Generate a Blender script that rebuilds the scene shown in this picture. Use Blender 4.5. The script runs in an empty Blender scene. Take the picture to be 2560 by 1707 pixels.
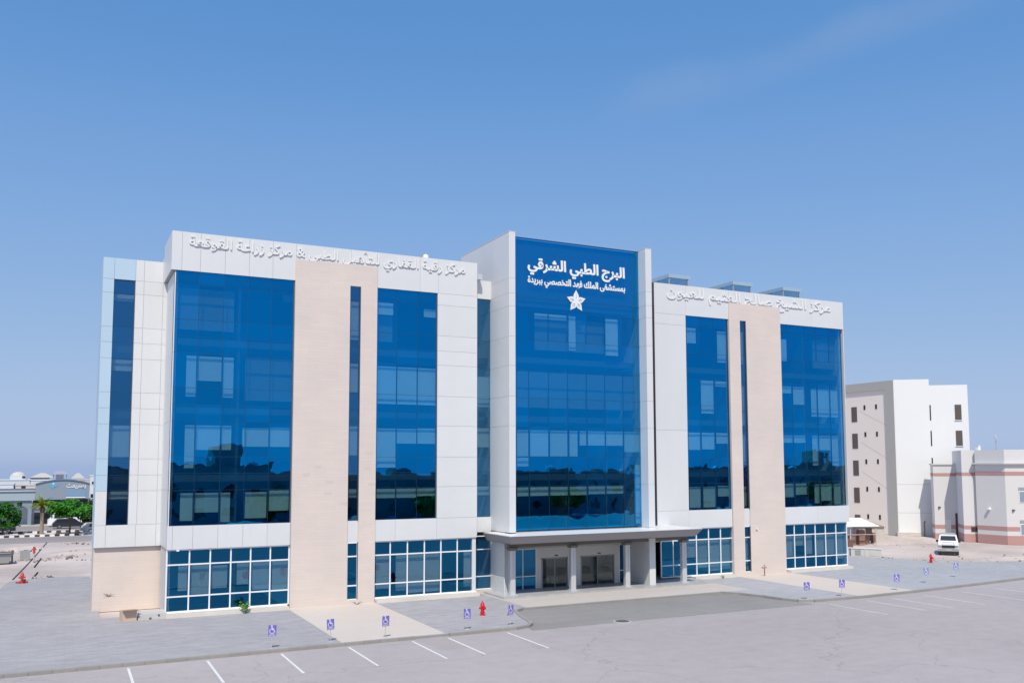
import bpy, bmesh, math, random
from mathutils import Vector, Matrix, geometry
random.seed(7)
R = math.radians
scene = bpy.context.scene
COL = scene.collection

# ------------------------------------------------------------------ camera
cam = bpy.data.cameras.new('camera')
cam.sensor_fit = 'HORIZONTAL'
cam.sensor_width = 36.0
cam.lens = 2253.604 / 2560 * 36
cam.shift_x = -(1296.745 - 1280) / 2560
cam.shift_y = (978.783 - 853.5) / 2560
cam.clip_start = 0.5
cam.clip_end = 6000
cam_o = bpy.data.objects.new('camera', cam)
COL.objects.link(cam_o)
yaw, pitch, roll = 0.466933, 0.0825797, -0.00276898
fw = Vector((math.sin(yaw) * math.cos(pitch), math.cos(yaw) * math.cos(pitch), math.sin(pitch)))
rt0 = Vector((math.cos(yaw), -math.sin(yaw), 0))
up0 = rt0.cross(fw)
rt = rt0 * math.cos(roll) + up0 * math.sin(roll)
upv = -rt0 * math.sin(roll) + up0 * math.cos(roll)
M = Matrix((rt, upv, -fw)).transposed().to_4x4()
M.translation = (0, 0, 9.5)
cam_o.matrix_world = M
scene.camera = cam_o

# ------------------------------------------------------------------ sky, sun, exposure
SUN = Vector((-0.48, -1.0, 1.55)).normalized()
elev = math.asin(SUN.z)
azim = math.atan2(SUN.x, SUN.y)
world = bpy.data.worlds.new('World')
scene.world = world
world.use_nodes = True
wn, wl = world.node_tree.nodes, world.node_tree.links
sky = wn.new('ShaderNodeTexSky')
sky.sky_type = 'NISHITA'
sky.sun_disc = False
sky.sun_elevation = elev
sky.sun_rotation = azim
sky.altitude = 0
sky.air_density = 0.6
sky.dust_density = 1.0
sky.ozone_density = 4.0
# the photograph's tone curve for the sky, the same in every direction: soften the fall-off of each channel
SKY_STRENGTH = 0.1
CIRRUS_N, CIRRUS_M = (0.4199, 0.1533, -0.8945), (0.6478, 0.6397, 0.4137)
sc_ = wn.new('ShaderNodeSeparateColor')
cc_ = wn.new('ShaderNodeCombineColor')
wl.new(sky.outputs[0], sc_.inputs[0])
for ch, (gain, power) in enumerate(((1.16, 0.86), (0.754, 0.44), (0.877, 0.25))):
    pw = wn.new('ShaderNodeMath')
    pw.operation = 'POWER'
    pw.inputs[1].default_value = power
    ml = wn.new('ShaderNodeMath')
    ml.operation = 'MULTIPLY'
    ml.inputs[1].default_value = gain * SKY_STRENGTH ** power
    wl.new(sc_.outputs[ch], pw.inputs[0])
    wl.new(pw.outputs[0], ml.inputs[0])
    wl.new(ml.outputs[0], cc_.inputs[ch])
cv_ = wn.new('ShaderNodeRGBCurve')
for ch, pts in enumerate((((0.0, 0.0), (0.108, 0.108), (0.156, 0.193), (0.26, 0.305), (0.39, 0.392), (0.55, 0.44), (1.0, 0.55)),
                          ((0.0, 0.0), (0.29, 0.287), (0.347, 0.374), (0.43, 0.462), (0.52, 0.525), (0.62, 0.555), (1.0, 0.66)),
                          ((0.0, 0.0), (0.60, 0.605), (0.665, 0.698), (0.72, 0.738), (0.775, 0.753), (1.0, 0.78)))):
    cu_ = cv_.mapping.curves[ch]
    while len(cu_.points) < len(pts):
        cu_.points.new(0.5, 0.5)
    for p_, xy in zip(cu_.points, pts):
        p_.location = xy
cv_.mapping.update()
wl.new(cc_.outputs[0], cv_.inputs['Color'])
# one faint cirrus wisp
tc_ = wn.new('ShaderNodeTexCoord')


def vdot(vec):
    q = wn.new('ShaderNodeVectorMath')
    q.operation = 'DOT_PRODUCT'
    q.inputs[1].default_value = vec
    wl.new(tc_.outputs['Generated'], q.inputs[0])
    return q.outputs['Value']


def wmath(op, a, b):
    q = wn.new('ShaderNodeMath')
    q.operation = op
    for i, v in enumerate((a, b)):
        if isinstance(v, (int, float)):
            q.inputs[i].default_value = v
        else:
            wl.new(v, q.inputs[i])
    return q.outputs[0]


def wrange(v, a, b, c, d):
    q = wn.new('ShaderNodeMapRange')
    q.interpolation_type = 'SMOOTHSTEP'
    for i, k in enumerate((a, b, c, d)):
        q.inputs[i + 1].default_value = k
    wl.new(v, q.inputs[0])
    return q.outputs[0]


nz_ = wn.new('ShaderNodeTexNoise')
nz_.inputs['Scale'].default_value = 7
nz_.inputs['Detail'].default_value = 5
wl.new(tc_.outputs['Generated'], nz_.inputs['Vector'])
off = wmath('MULTIPLY', wmath('SUBTRACT', nz_.outputs['Fac'], 0.5), 0.05)
band = wrange(wmath('ABSOLUTE', wmath('ADD', vdot(CIRRUS_N), off), 0), 0.0, 0.032, 1.0, 0.0)
along = wrange(vdot(CIRRUS_M), 0.972, 0.997, 0.0, 1.0)
wisp = wmath('MULTIPLY', wmath('MULTIPLY', band, along), wmath('MULTIPLY', wrange(nz_.outputs['Fac'], 0.3, 0.7, 0.3, 1.0), 0.16))
cm_ = wn.new('ShaderNodeMix')
cm_.data_type = 'RGBA'
cm_.inputs[7].default_value = (0.50, 0.56, 0.68, 1)
wl.new(wisp, cm_.inputs[0])
wl.new(cv_.outputs['Color'], cm_.inputs[6])
vs_ = wn.new('ShaderNodeVectorMath')
vs_.operation = 'SCALE'
vs_.inputs[3].default_value = 1 / SKY_STRENGTH
wl.new(cm_.outputs[2], vs_.inputs[0])
wl.new(vs_.outputs[0], wn['Background'].inputs[0])
wn['Background'].inputs[1].default_value = SKY_STRENGTH
sun = bpy.data.lights.new('sun', 'SUN')
sun.energy = 3.95
sun.angle = R(0.55)
sun.color = (1.0, 0.935, 0.82)
sun_o = bpy.data.objects.new('sun', sun)
sun_o.rotation_euler = SUN.to_track_quat('Z', 'Y').to_euler()
sun_o.location = (0, 0, 80)
COL.objects.link(sun_o)
scene.view_settings.view_transform = 'Standard'
scene.view_settings.look = 'None'
scene.view_settings.exposure = 0.0
scene.view_settings.gamma = 1.0
scene.render.engine = 'CYCLES'
scene.cycles.max_bounces = 8
scene.cycles.transparent_max_bounces = 16

# ------------------------------------------------------------------ materials
MATS = {}


def new_mat(name):
    m = bpy.data.materials.new(name)
    m.use_nodes = True
    MATS[name] = m
    return m, m.node_tree.nodes, m.node_tree.links, m.node_tree.nodes['Principled BSDF']


def flat(name, col, rough=0.6, metal=0.0, spec=0.5, var=0.0, nscale=1.5, bump=0.0, bscale=40.0, objvar=0.0):
    """plain colour with optional cloudy variation, per-object variation and fine bump"""
    m, n, l, b = new_mat(name)
    b.inputs['Base Color'].default_value = (*col, 1)
    b.inputs['Roughness'].default_value = rough
    b.inputs['Metallic'].default_value = metal
    b.inputs['Specular IOR Level'].default_value = spec
    last = None
    tc = n.new('ShaderNodeTexCoord')
    if var > 0:
        no = n.new('ShaderNodeTexNoise')
        no.inputs['Scale'].default_value = nscale
        no.inputs['Detail'].default_value = 6
        l.new(tc.outputs['Object'], no.inputs['Vector'])
        mx = n.new('ShaderNodeMix')
        mx.data_type = 'RGBA'
        mx.inputs[6].default_value = (*[c * (1 - var) for c in col], 1)
        mx.inputs[7].default_value = (*[min(1, c * (1 + var)) for c in col], 1)
        l.new(no.outputs['Fac'], mx.inputs[0])
        last = mx.outputs[2]
    if objvar > 0:
        oi = n.new('ShaderNodeObjectInfo')
        mr = n.new('ShaderNodeMapRange')
        mr.inputs[3].default_value = 1 - objvar
        mr.inputs[4].default_value = 1 + objvar
        l.new(oi.outputs['Random'], mr.inputs[0])
        hs = n.new('ShaderNodeHueSaturation')
        l.new(mr.outputs[0], hs.inputs['Value'])
        if last:
            l.new(last, hs.inputs['Color'])
        else:
            hs.inputs['Color'].default_value = (*col, 1)
        last = hs.outputs[0]
    if last:
        l.new(last, b.inputs['Base Color'])
    if bump > 0:
        nb = n.new('ShaderNodeTexNoise')
        nb.inputs['Scale'].default_value = bscale
        nb.inputs['Detail'].default_value = 4
        l.new(tc.outputs['Object'], nb.inputs['Vector'])
        bp = n.new('ShaderNodeBump')
        bp.inputs['Strength'].default_value = bump
        bp.inputs['Distance'].default_value = 0.02
        l.new(nb.outputs['Fac'], bp.inputs['Height'])
        l.new(bp.outputs[0], b.inputs['Normal'])
    return m


def glass(name, refl, trans, fac, rough=0.0):
    """coated glass: tinted mirror layer over tinted clear glass; tints once per pane"""
    m = bpy.data.materials.new(name)
    m.use_nodes = True
    MATS[name] = m
    n, l = m.node_tree.nodes, m.node_tree.links
    n.remove(n['Principled BSDF'])
    out = n['Material Output']
    gl = n.new('ShaderNodeBsdfGlossy')
    gl.inputs['Color'].default_value = (*refl, 1)
    gl.inputs['Roughness'].default_value = rough
    oi = n.new('ShaderNodeObjectInfo')
    pv = n.new('ShaderNodeMapRange')
    pv.inputs[3].default_value = 0.90
    pv.inputs[4].default_value = 1.10
    l.new(oi.outputs['Random'], pv.inputs[0])
    hv = n.new('ShaderNodeHueSaturation')
    hv.inputs['Color'].default_value = (*refl, 1)
    l.new(pv.outputs[0], hv.inputs['Value'])
    l.new(hv.outputs[0], gl.inputs['Color'])
    tr = n.new('ShaderNodeBsdfTransparent')
    tr.inputs['Color'].default_value = (*trans, 1)
    clear = n.new('ShaderNodeBsdfTransparent')
    fr = n.new('ShaderNodeLayerWeight')
    fr.inputs['Blend'].default_value = 0.25
    ad = n.new('ShaderNodeMath')
    ad.operation = 'MULTIPLY_ADD'
    ad.inputs[1].default_value = 0.5
    ad.inputs[2].default_value = fac
    ad.use_clamp = True
    l.new(fr.outputs['Fresnel'], ad.inputs[0])
    gp = n.new('ShaderNodeNewGeometry')
    wn_ = n.new('ShaderNodeTexNoise')
    wn_.inputs['Scale'].default_value = 0.8
    wn_.inputs['Detail'].default_value = 1
    l.new(gp.outputs['Position'], wn_.inputs['Vector'])
    wb_ = n.new('ShaderNodeBump')
    wb_.inputs['Strength'].default_value = 1.0
    wb_.inputs['Distance'].default_value = 0.006
    l.new(wn_.outputs['Fac'], wb_.inputs['Height'])
    l.new(wb_.outputs[0], gl.inputs['Normal'])
    mx = n.new('ShaderNodeMixShader')
    l.new(ad.outputs[0], mx.inputs[0])
    l.new(tr.outputs[0], mx.inputs[1])
    l.new(gl.outputs[0], mx.inputs[2])
    ge = n.new('ShaderNodeNewGeometry')
    m2 = n.new('ShaderNodeMixShader')
    l.new(ge.outputs['Backfacing'], m2.inputs[0])
    l.new(mx.outputs[0], m2.inputs[1])
    l.new(clear.outputs[0], m2.inputs[2])
    l.new(m2.outputs[0], out.inputs[0])
    return m


def stone(name, col, scale_x, scale_z, mortar, var=0.06, tint=(0.62, 0.48, 0.45)):
    """thin stone courses: joints as fine relief, a few tinted stones"""
    m, n, l, b = new_mat(name)
    tc = n.new('ShaderNodeTexCoord')
    sp = n.new('ShaderNodeSeparateXYZ')
    l.new(tc.outputs['Object'], sp.inputs[0])
    ax = n.new('ShaderNodeMath')
    ax.operation = 'ADD'
    l.new(sp.outputs[0], ax.inputs[0])
    l.new(sp.outputs[1], ax.inputs[1])
    cb = n.new('ShaderNodeCombineXYZ')
    l.new(ax.outputs[0], cb.inputs[0])
    l.new(sp.outputs[2], cb.inputs[1])
    br = n.new('ShaderNodeTexBrick')
    br.inputs['Scale'].default_value = 1.0
    br.inputs['Brick Width'].default_value = scale_x
    br.inputs['Row Height'].default_value = scale_z
    br.inputs['Mortar Size'].default_value = mortar
    br.inputs['Mortar Smooth'].default_value = 0.3
    br.inputs['Color1'].default_value = (*[c * (1 - var) for c in col], 1)
    br.inputs['Color2'].default_value = (*[c * (1 + var) for c in col], 1)
    br.inputs['Mortar'].default_value = (*[c * 0.86 for c in col], 1)
    l.new(cb.outputs[0], br.inputs['Vector'])
    no = n.new('ShaderNodeTexNoise')
    no.inputs['Scale'].default_value = 0.35
    no.inputs['Detail'].default_value = 5
    l.new(tc.outputs['Object'], no.inputs['Vector'])
    rp = n.new('ShaderNodeValToRGB')
    rp.color_ramp.elements[0].position = 0.3
    rp.color_ramp.elements[0].color = (0.94, 0.94, 0.95, 1)
    rp.color_ramp.elements[1].position = 0.7
    rp.color_ramp.elements[1].color = (1.04, 1.01, 1.0, 1)
    l.new(no.outputs['Fac'], rp.inputs[0])
    mu = n.new('ShaderNodeMix')
    mu.data_type = 'RGBA'
    mu.blend_type = 'MULTIPLY'
    mu.inputs[0].default_value = 1
    l.new(br.outputs['Color'], mu.inputs[6])
    l.new(rp.outputs[0], mu.inputs[7])
    l.new(mu.outputs[2], b.inputs['Base Color'])
    bp = n.new('ShaderNodeBump')
    bp.inputs['Strength'].default_value = 0.35
    bp.inputs['Distance'].default_value = 0.02
    bp.invert = True
    l.new(br.outputs['Fac'], bp.inputs['Height'])
    l.new(bp.outputs[0], b.inputs['Normal'])
    b.inputs['Roughness'].default_value = 0.75
    b.inputs['Specular IOR Level'].default_value = 0.3
    return m


def ground_mat(name, col, patch, fine, streak=0.0, rough=0.85, col2=None, pscale=0.06, brick=None, speck=0.0, wear=0.0):
    """worn ground: broad patches, fine grain, optional paver joints, streaks of worn pavers"""
    m, n, l, b = new_mat(name)
    tc = n.new('ShaderNodeTexCoord')

    def noise(sc, det, vec=None, ro=0.55):
        q = n.new('ShaderNodeTexNoise')
        q.inputs['Scale'].default_value = sc
        q.inputs['Detail'].default_value = det
        q.inputs['Roughness'].default_value = ro
        l.new(vec or tc.outputs['Object'], q.inputs['Vector'])
        return q.outputs['Fac']

    def ramp(src, p0, p1, c0, c1):
        q = n.new('ShaderNodeValToRGB')
        q.color_ramp.elements[0].position = p0
        q.color_ramp.elements[1].position = p1
        q.color_ramp.elements[0].color = (*c0, 1)
        q.color_ramp.elements[1].color = (*c1, 1)
        l.new(src, q.inputs[0])
        return q.outputs[0]

    def mul(a, c):
        q = n.new('ShaderNodeMix')
        q.data_type = 'RGBA'
        q.blend_type = 'MULTIPLY'
        q.inputs[0].default_value = 1
        l.new(a, q.inputs[6])
        l.new(c, q.inputs[7])
        return q.outputs[2]
    c2 = col2 or col
    base = ramp(noise(pscale, 5), 0.35, 0.68, [c * (1 - patch) for c in col], [c * (1 + patch) for c in c2])
    base = mul(base, ramp(noise(9.0, 6), 0.25, 0.75, [1 - fine] * 3, [1 + fine] * 3))
    base = mul(base, ramp(noise(1.1, 5), 0.3, 0.7, [1 - fine * .8] * 3, [1 + fine * .6] * 3))
    hgt = None
    if streak > 0:
        mp = n.new('ShaderNodeMapping')
        mp.inputs['Scale'].default_value = (0.55, 3.4, 1)
        l.new(tc.outputs['Object'], mp.inputs[0])
        base = mul(base, ramp(noise(1.3, 4, mp.outputs[0], 0.7), 0.3, 0.72, [1 - streak] * 3, [1 + streak] * 3))
    if brick:
        br = n.new('ShaderNodeTexBrick')
        br.inputs['Scale'].default_value = 1
        br.inputs['Brick Width'].default_value = brick[0]
        br.inputs['Row Height'].default_value = brick[1]
        br.inputs['Mortar Size'].default_value = brick[2]
        br.inputs['Color1'].default_value = (0.93, 0.93, 0.93, 1)
        br.inputs['Color2'].default_value = (1.07, 1.07, 1.07, 1)
        br.inputs['Mortar'].default_value = (0.86, 0.855, 0.85, 1)
        l.new(tc.outputs['Object'], br.inputs['Vector'])
        base = mul(base, br.outputs['Color'])
        hgt = br.outputs['Fac']
    if wear > 0:
        base = mul(base, ramp(noise(0.022, 3), 0.35, 0.7, [1 - wear * .9] * 3, [1 + wear * .6, 1 + wear * .35, 1 + wear * .3]))
        base = mul(base, ramp(noise(0.45, 7, None, 0.6), 0.60, 0.74, [1.0] * 3, [1 - wear * 1.3] * 3))
        mpw = n.new('ShaderNodeMapping')
        mpw.inputs['Scale'].default_value = (0.06, 1.2, 1)
        l.new(tc.outputs['Object'], mpw.inputs[0])
        base = mul(base, ramp(noise(1.0, 3, mpw.outputs[0]), 0.5, 0.75, [1.0] * 3, [1 - wear * .8] * 3))
        vo = n.new('ShaderNodeTexVoronoi')
        vo.feature = 'DISTANCE_TO_EDGE'
        vo.inputs['Scale'].default_value = 0.085
        wv = n.new('ShaderNodeVectorMath')
        wv.operation = 'ADD'
        nw = n.new('ShaderNodeTexNoise')
        nw.inputs['Scale'].default_value = 0.5
        nw.inputs['Detail'].default_value = 6
        l.new(tc.outputs['Object'], nw.inputs['Vector'])
        sc2 = n.new('ShaderNodeVectorMath')
        sc2.operation = 'SCALE'
        sc2.inputs[3].default_value = 2.2
        l.new(nw.outputs['Color'], sc2.inputs[0])
        l.new(tc.outputs['Object'], wv.inputs[0])
        l.new(sc2.outputs[0], wv.inputs[1])
        l.new(wv.outputs[0], vo.inputs['Vector'])
        base = mul(base, ramp(vo.outputs['Distance'], 0.0, 0.0035, [0.80] * 3, [1.0] * 3))
    if speck > 0:
        base = mul(base, ramp(noise(2.3, 8, None, 0.75), 0.60, 0.70, [1.0] * 3, [1 - speck] * 3))
    l.new(base, b.inputs['Base Color'])
    bp = n.new('ShaderNodeBump')
    bp.inputs['Strength'].default_value = 0.35
    bp.inputs['Distance'].default_value = 0.02
    if hgt:
        bp.invert = True
        l.new(hgt, bp.inputs['Height'])
    else:
        l.new(noise(14, 6), bp.inputs['Height'])
    l.new(bp.outputs[0], b.inputs['Normal'])
    b.inputs['Roughness'].default_value = rough
    b.inputs['Specular IOR Level'].default_value = 0.25
    return m


def leafmat(name, c0, c1):
    m, n, l, b = new_mat(name)
    ge = n.new('ShaderNodeNewGeometry')
    rp = n.new('ShaderNodeValToRGB')
    rp.color_ramp.elements[0].color = (*c0, 1)
    rp.color_ramp.elements[1].color = (*c1, 1)
    l.new(ge.outputs['Random Per Island'], rp.inputs[0])
    l.new(rp.outputs[0], b.inputs['Base Color'])
    b.inputs['Roughness'].default_value = 0.6
    b.inputs['Specular IOR Level'].default_value = 0.3
    return m


flat('white_panel', (0.668, 0.682, 0.688), rough=0.45, spec=0.4, var=0.045, nscale=1.6, objvar=0.018)
flat('blue_panel', (0.44, 0.585, 0.70), rough=0.42, spec=0.4, var=0.02, nscale=0.6, objvar=0.012)
flat('joint_dark', (0.56, 0.56, 0.57), rough=0.8)
flat('bronze', (0.15, 0.135, 0.15), rough=0.45, metal=0.4)
flat('mullion_dark', (0.012, 0.035, 0.07), rough=0.4)
flat('white_frame', (0.84, 0.85, 0.86), rough=0.35)
flat('blind', (0.68, 0.67, 0.64), rough=0.8, objvar=0.06)
flat('interior', (0.06, 0.068, 0.075), rough=0.9, var=0.15, nscale=0.5)
flat('interior_light', (0.17, 0.18, 0.175), rough=0.9)
flat('roofing', (0.45, 0.44, 0.43), rough=0.9, var=0.1)
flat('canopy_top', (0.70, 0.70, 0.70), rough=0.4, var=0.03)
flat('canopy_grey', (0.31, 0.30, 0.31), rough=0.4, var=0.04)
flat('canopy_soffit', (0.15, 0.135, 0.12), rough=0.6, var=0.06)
flat('post_metal', (0.64, 0.655, 0.675), rough=0.3, metal=0.35)
flat('portal', (0.64, 0.63, 0.60), rough=0.5, var=0.03)
flat('letter', (0.80, 0.81, 0.82), rough=0.4)
flat('letter_grey', (0.78, 0.78, 0.77), rough=0.4)
flat('emblem_line', (0.25, 0.35, 0.55), rough=0.5)
flat('painted_white', (0.70, 0.70, 0.68), rough=0.6, var=0.2, nscale=5.0)
flat('kerb', (0.30, 0.285, 0.265), rough=0.85, var=0.12, nscale=2.0, bump=0.3, objvar=0.06)
flat('kerb_black', (0.05, 0.045, 0.045), rough=0.7, objvar=0.4)
flat('kerb_white', (0.75, 0.74, 0.72), rough=0.7, objvar=0.08)
flat('plinth', (0.56, 0.52, 0.47), rough=0.8, var=0.12, nscale=1.2, bump=0.3)
flat('concrete', (0.48, 0.47, 0.46), rough=0.85, var=0.12, nscale=1.0, bump=0.3)
flat('cardboard', (0.60, 0.45, 0.34), rough=0.85, var=0.1)
flat('sign_blue', (0.17, 0.14, 0.52), rough=0.4)
flat('sign_blue_pale', (0.20, 0.25, 0.55), rough=0.4)
flat('post_pale', (0.52, 0.48, 0.44), rough=0.5)
flat('hydrant_red', (0.62, 0.015, 0.03), rough=0.35, var=0.1, nscale=6)
flat('hydrant_old', (0.50, 0.06, 0.06), rough=0.6, var=0.2, nscale=6)
flat('iron', (0.10, 0.095, 0.09), rough=0.6, var=0.2, nscale=5)
flat('black', (0.02, 0.02, 0.022), rough=0.6)
flat('rubber', (0.025, 0.025, 0.028), rough=0.85)
flat('grey_metal', (0.32, 0.34, 0.34), rough=0.5, var=0.1)
flat('chrome', (0.6, 0.6, 0.62), rough=0.2, metal=0.9)
flat('car_white', (0.80, 0.81, 0.82), rough=0.2)
flat('car_dark', (0.035, 0.04, 0.05), rough=0.2)
flat('car_glass', (0.03, 0.035, 0.045), rough=0.06, spec=0.8)
flat('wall_white', (0.76, 0.765, 0.76), rough=0.7, var=0.02, nscale=0.3)
flat('wall_cream', (0.88, 0.78, 0.69), rough=0.75, var=0.03, nscale=0.4)
flat('wall_grey', (0.44, 0.42, 0.385), rough=0.75, var=0.03)
flat('villa_wall', (0.66, 0.65, 0.64), rough=0.75, var=0.03, nscale=0.4)
flat('villa_pink', (0.47, 0.27, 0.25), rough=0.75, var=0.06)
flat('brown_window', (0.115, 0.09, 0.08), rough=0.35)
flat('door_brown', (0.06, 0.04, 0.035), rough=0.5)
flat('shop_fascia', (0.25, 0.31, 0.37), rough=0.5, var=0.04)
flat('shop_fascia_left', (0.36, 0.44, 0.50), rough=0.5, var=0.04)
flat('shop_dark', (0.085, 0.085, 0.085), rough=0.7, var=0.1)
flat('shop_trim', (0.16, 0.20, 0.25), rough=0.6)
flat('shop_panel_blue', (0.20, 0.33, 0.48), rough=0.5)
flat('logo_blue', (0.14, 0.38, 0.55), rough=0.5)
flat('house_white', (0.62, 0.66, 0.70), rough=0.8, var=0.03, objvar=0.05)  # distance haze put into the white as a slight blue tint
flat('house_beige', (0.58, 0.54, 0.50), rough=0.8, var=0.04, objvar=0.08)
flat('town_wall', (0.30, 0.27, 0.25), rough=0.85, var=0.1, objvar=0.3)
flat('stone_tint', (0.625, 0.535, 0.485), rough=0.8)
flat('roof_pink', (0.50, 0.42, 0.41), rough=0.8)
flat('roof_tan', (0.44, 0.43, 0.41), rough=0.8)
flat('pergola_grey', (0.30, 0.31, 0.37), rough=0.8)
flat('bark', (0.11, 0.085, 0.065), rough=0.9, var=0.2, nscale=6)
flat('palm_bark', (0.30, 0.25, 0.20), rough=0.9, var=0.2, nscale=6)
flat('twig', (0.16, 0.12, 0.08), rough=0.9)
flat('rubble', (0.45, 0.40, 0.36), rough=0.95, var=0.15, nscale=2, objvar=0.15)
flat('rubble_dark', (0.14, 0.13, 0.12), rough=0.95, var=0.15, nscale=2, objvar=0.2)
flat('brick_brown', (0.26, 0.15, 0.12), rough=0.9, var=0.2, nscale=3, objvar=0.2)
flat('timber', (0.36, 0.27, 0.19), rough=0.85, var=0.15, nscale=3, objvar=0.1)
flat('tarp_white', (0.84, 0.85, 0.85), rough=0.7, var=0.03)
flat('fence_white', (0.60, 0.60, 0.58), rough=0.7, var=0.06)
flat('trench', (0.035, 0.033, 0.03), rough=0.95)
flat('water_tank', (0.80, 0.81, 0.82), rough=0.4)
stone('beige_stone', (0.68, 0.605, 0.55), 1.3, 0.22, 0.004, var=0.018)
glass('glass_blue', (0.003, 0.44, 1.0), (0.54, 0.78, 0.80), 0.47)
glass('glass_low', (0.03, 0.34, 0.72), (0.52, 0.62, 0.64), 0.36)
glass('glass_side', (0.09, 0.40, 0.78), (0.52, 0.66, 0.70), 0.42)
glass('glass_lantern', (0.45, 0.68, 0.86), (0.55, 0.70, 0.75), 0.62)
glass('glass_clear', (0.65, 0.70, 0.70), (0.84, 0.89, 0.87), 0.10)
ground_mat('sand', (0.49, 0.42, 0.385), 0.12, 0.07, col2=(0.555, 0.48, 0.44), pscale=0.09, speck=0.16, streak=0.05)
ground_mat('asphalt', (0.385, 0.35, 0.35), 0.05, 0.06, col2=(0.412, 0.378, 0.378), pscale=0.03, wear=0.06)
ground_mat('asphalt_dark', (0.27, 0.26, 0.25), 0.07, 0.06, pscale=0.12, speck=0.1, wear=0.08)
ground_mat('asphalt_ramp', (0.37, 0.335, 0.325), 0.04, 0.05)
ground_mat('road', (0.30, 0.27, 0.265), 0.08, 0.05)
ground_mat('paver', (0.36, 0.348, 0.36), 0.05, 0.06, streak=0.10, pscale=0.12, brick=(0.8, 0.2, 0.006))
ground_mat('paver_right', (0.38, 0.382, 0.40), 0.05, 0.05, streak=0.06, pscale=0.1, brick=(0.8, 0.2, 0.006))
ground_mat('path', (0.56, 0.50, 0.45), 0.03, 0.025, pscale=0.15)
ground_mat('apron', (0.50, 0.46, 0.43), 0.04, 0.03, pscale=0.15)
ground_mat('granite_floor', (0.42, 0.43, 0.44), 0.05, 0.05, rough=0.35, brick=(0.6, 0.6, 0.006))
leafmat('leaf_bright', (0.02, 0.13, 0.006), (0.05, 0.26, 0.012))
leafmat('leaf_dark', (0.012, 0.035, 0.006), (0.035, 0.085, 0.012))
leafmat('leaf_mid', (0.010, 0.08, 0.006), (0.03, 0.17, 0.010))
leafmat('leaf_palm', (0.16, 0.22, 0.01), (0.30, 0.40, 0.02))
leafmat('leaf_weed', (0.08, 0.22, 0.015), (0.16, 0.34, 0.03))

# ------------------------------------------------------------------ helpers
ORG = {}


def link(o, parent=None):
    COL.objects.link(o)
    if parent is not None:
        o.parent = parent
        ORG[o] = ORG[parent]
    return o


def tag(o, label=None, cat=None, group=None, kind=None):
    if label:
        o['label'] = label
    if cat:
        o['category'] = cat
    if group:
        o['group'] = group
    if kind:
        o['kind'] = kind
    return o


def thing(name, loc, label, cat, group=None, rz=0.0, local=False):
    """Empty at a thing's base. local=True: parts are written in the thing's own frame, else in world coordinates"""
    o = bpy.data.objects.new(name, None)
    o.empty_display_size = 0.3
    o.location = loc
    o.rotation_euler = (0, 0, rz)
    COL.objects.link(o)
    ORG[o] = Vector((0, 0, 0)) if local else Vector(loc)
    return tag(o, label, cat, group)


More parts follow.
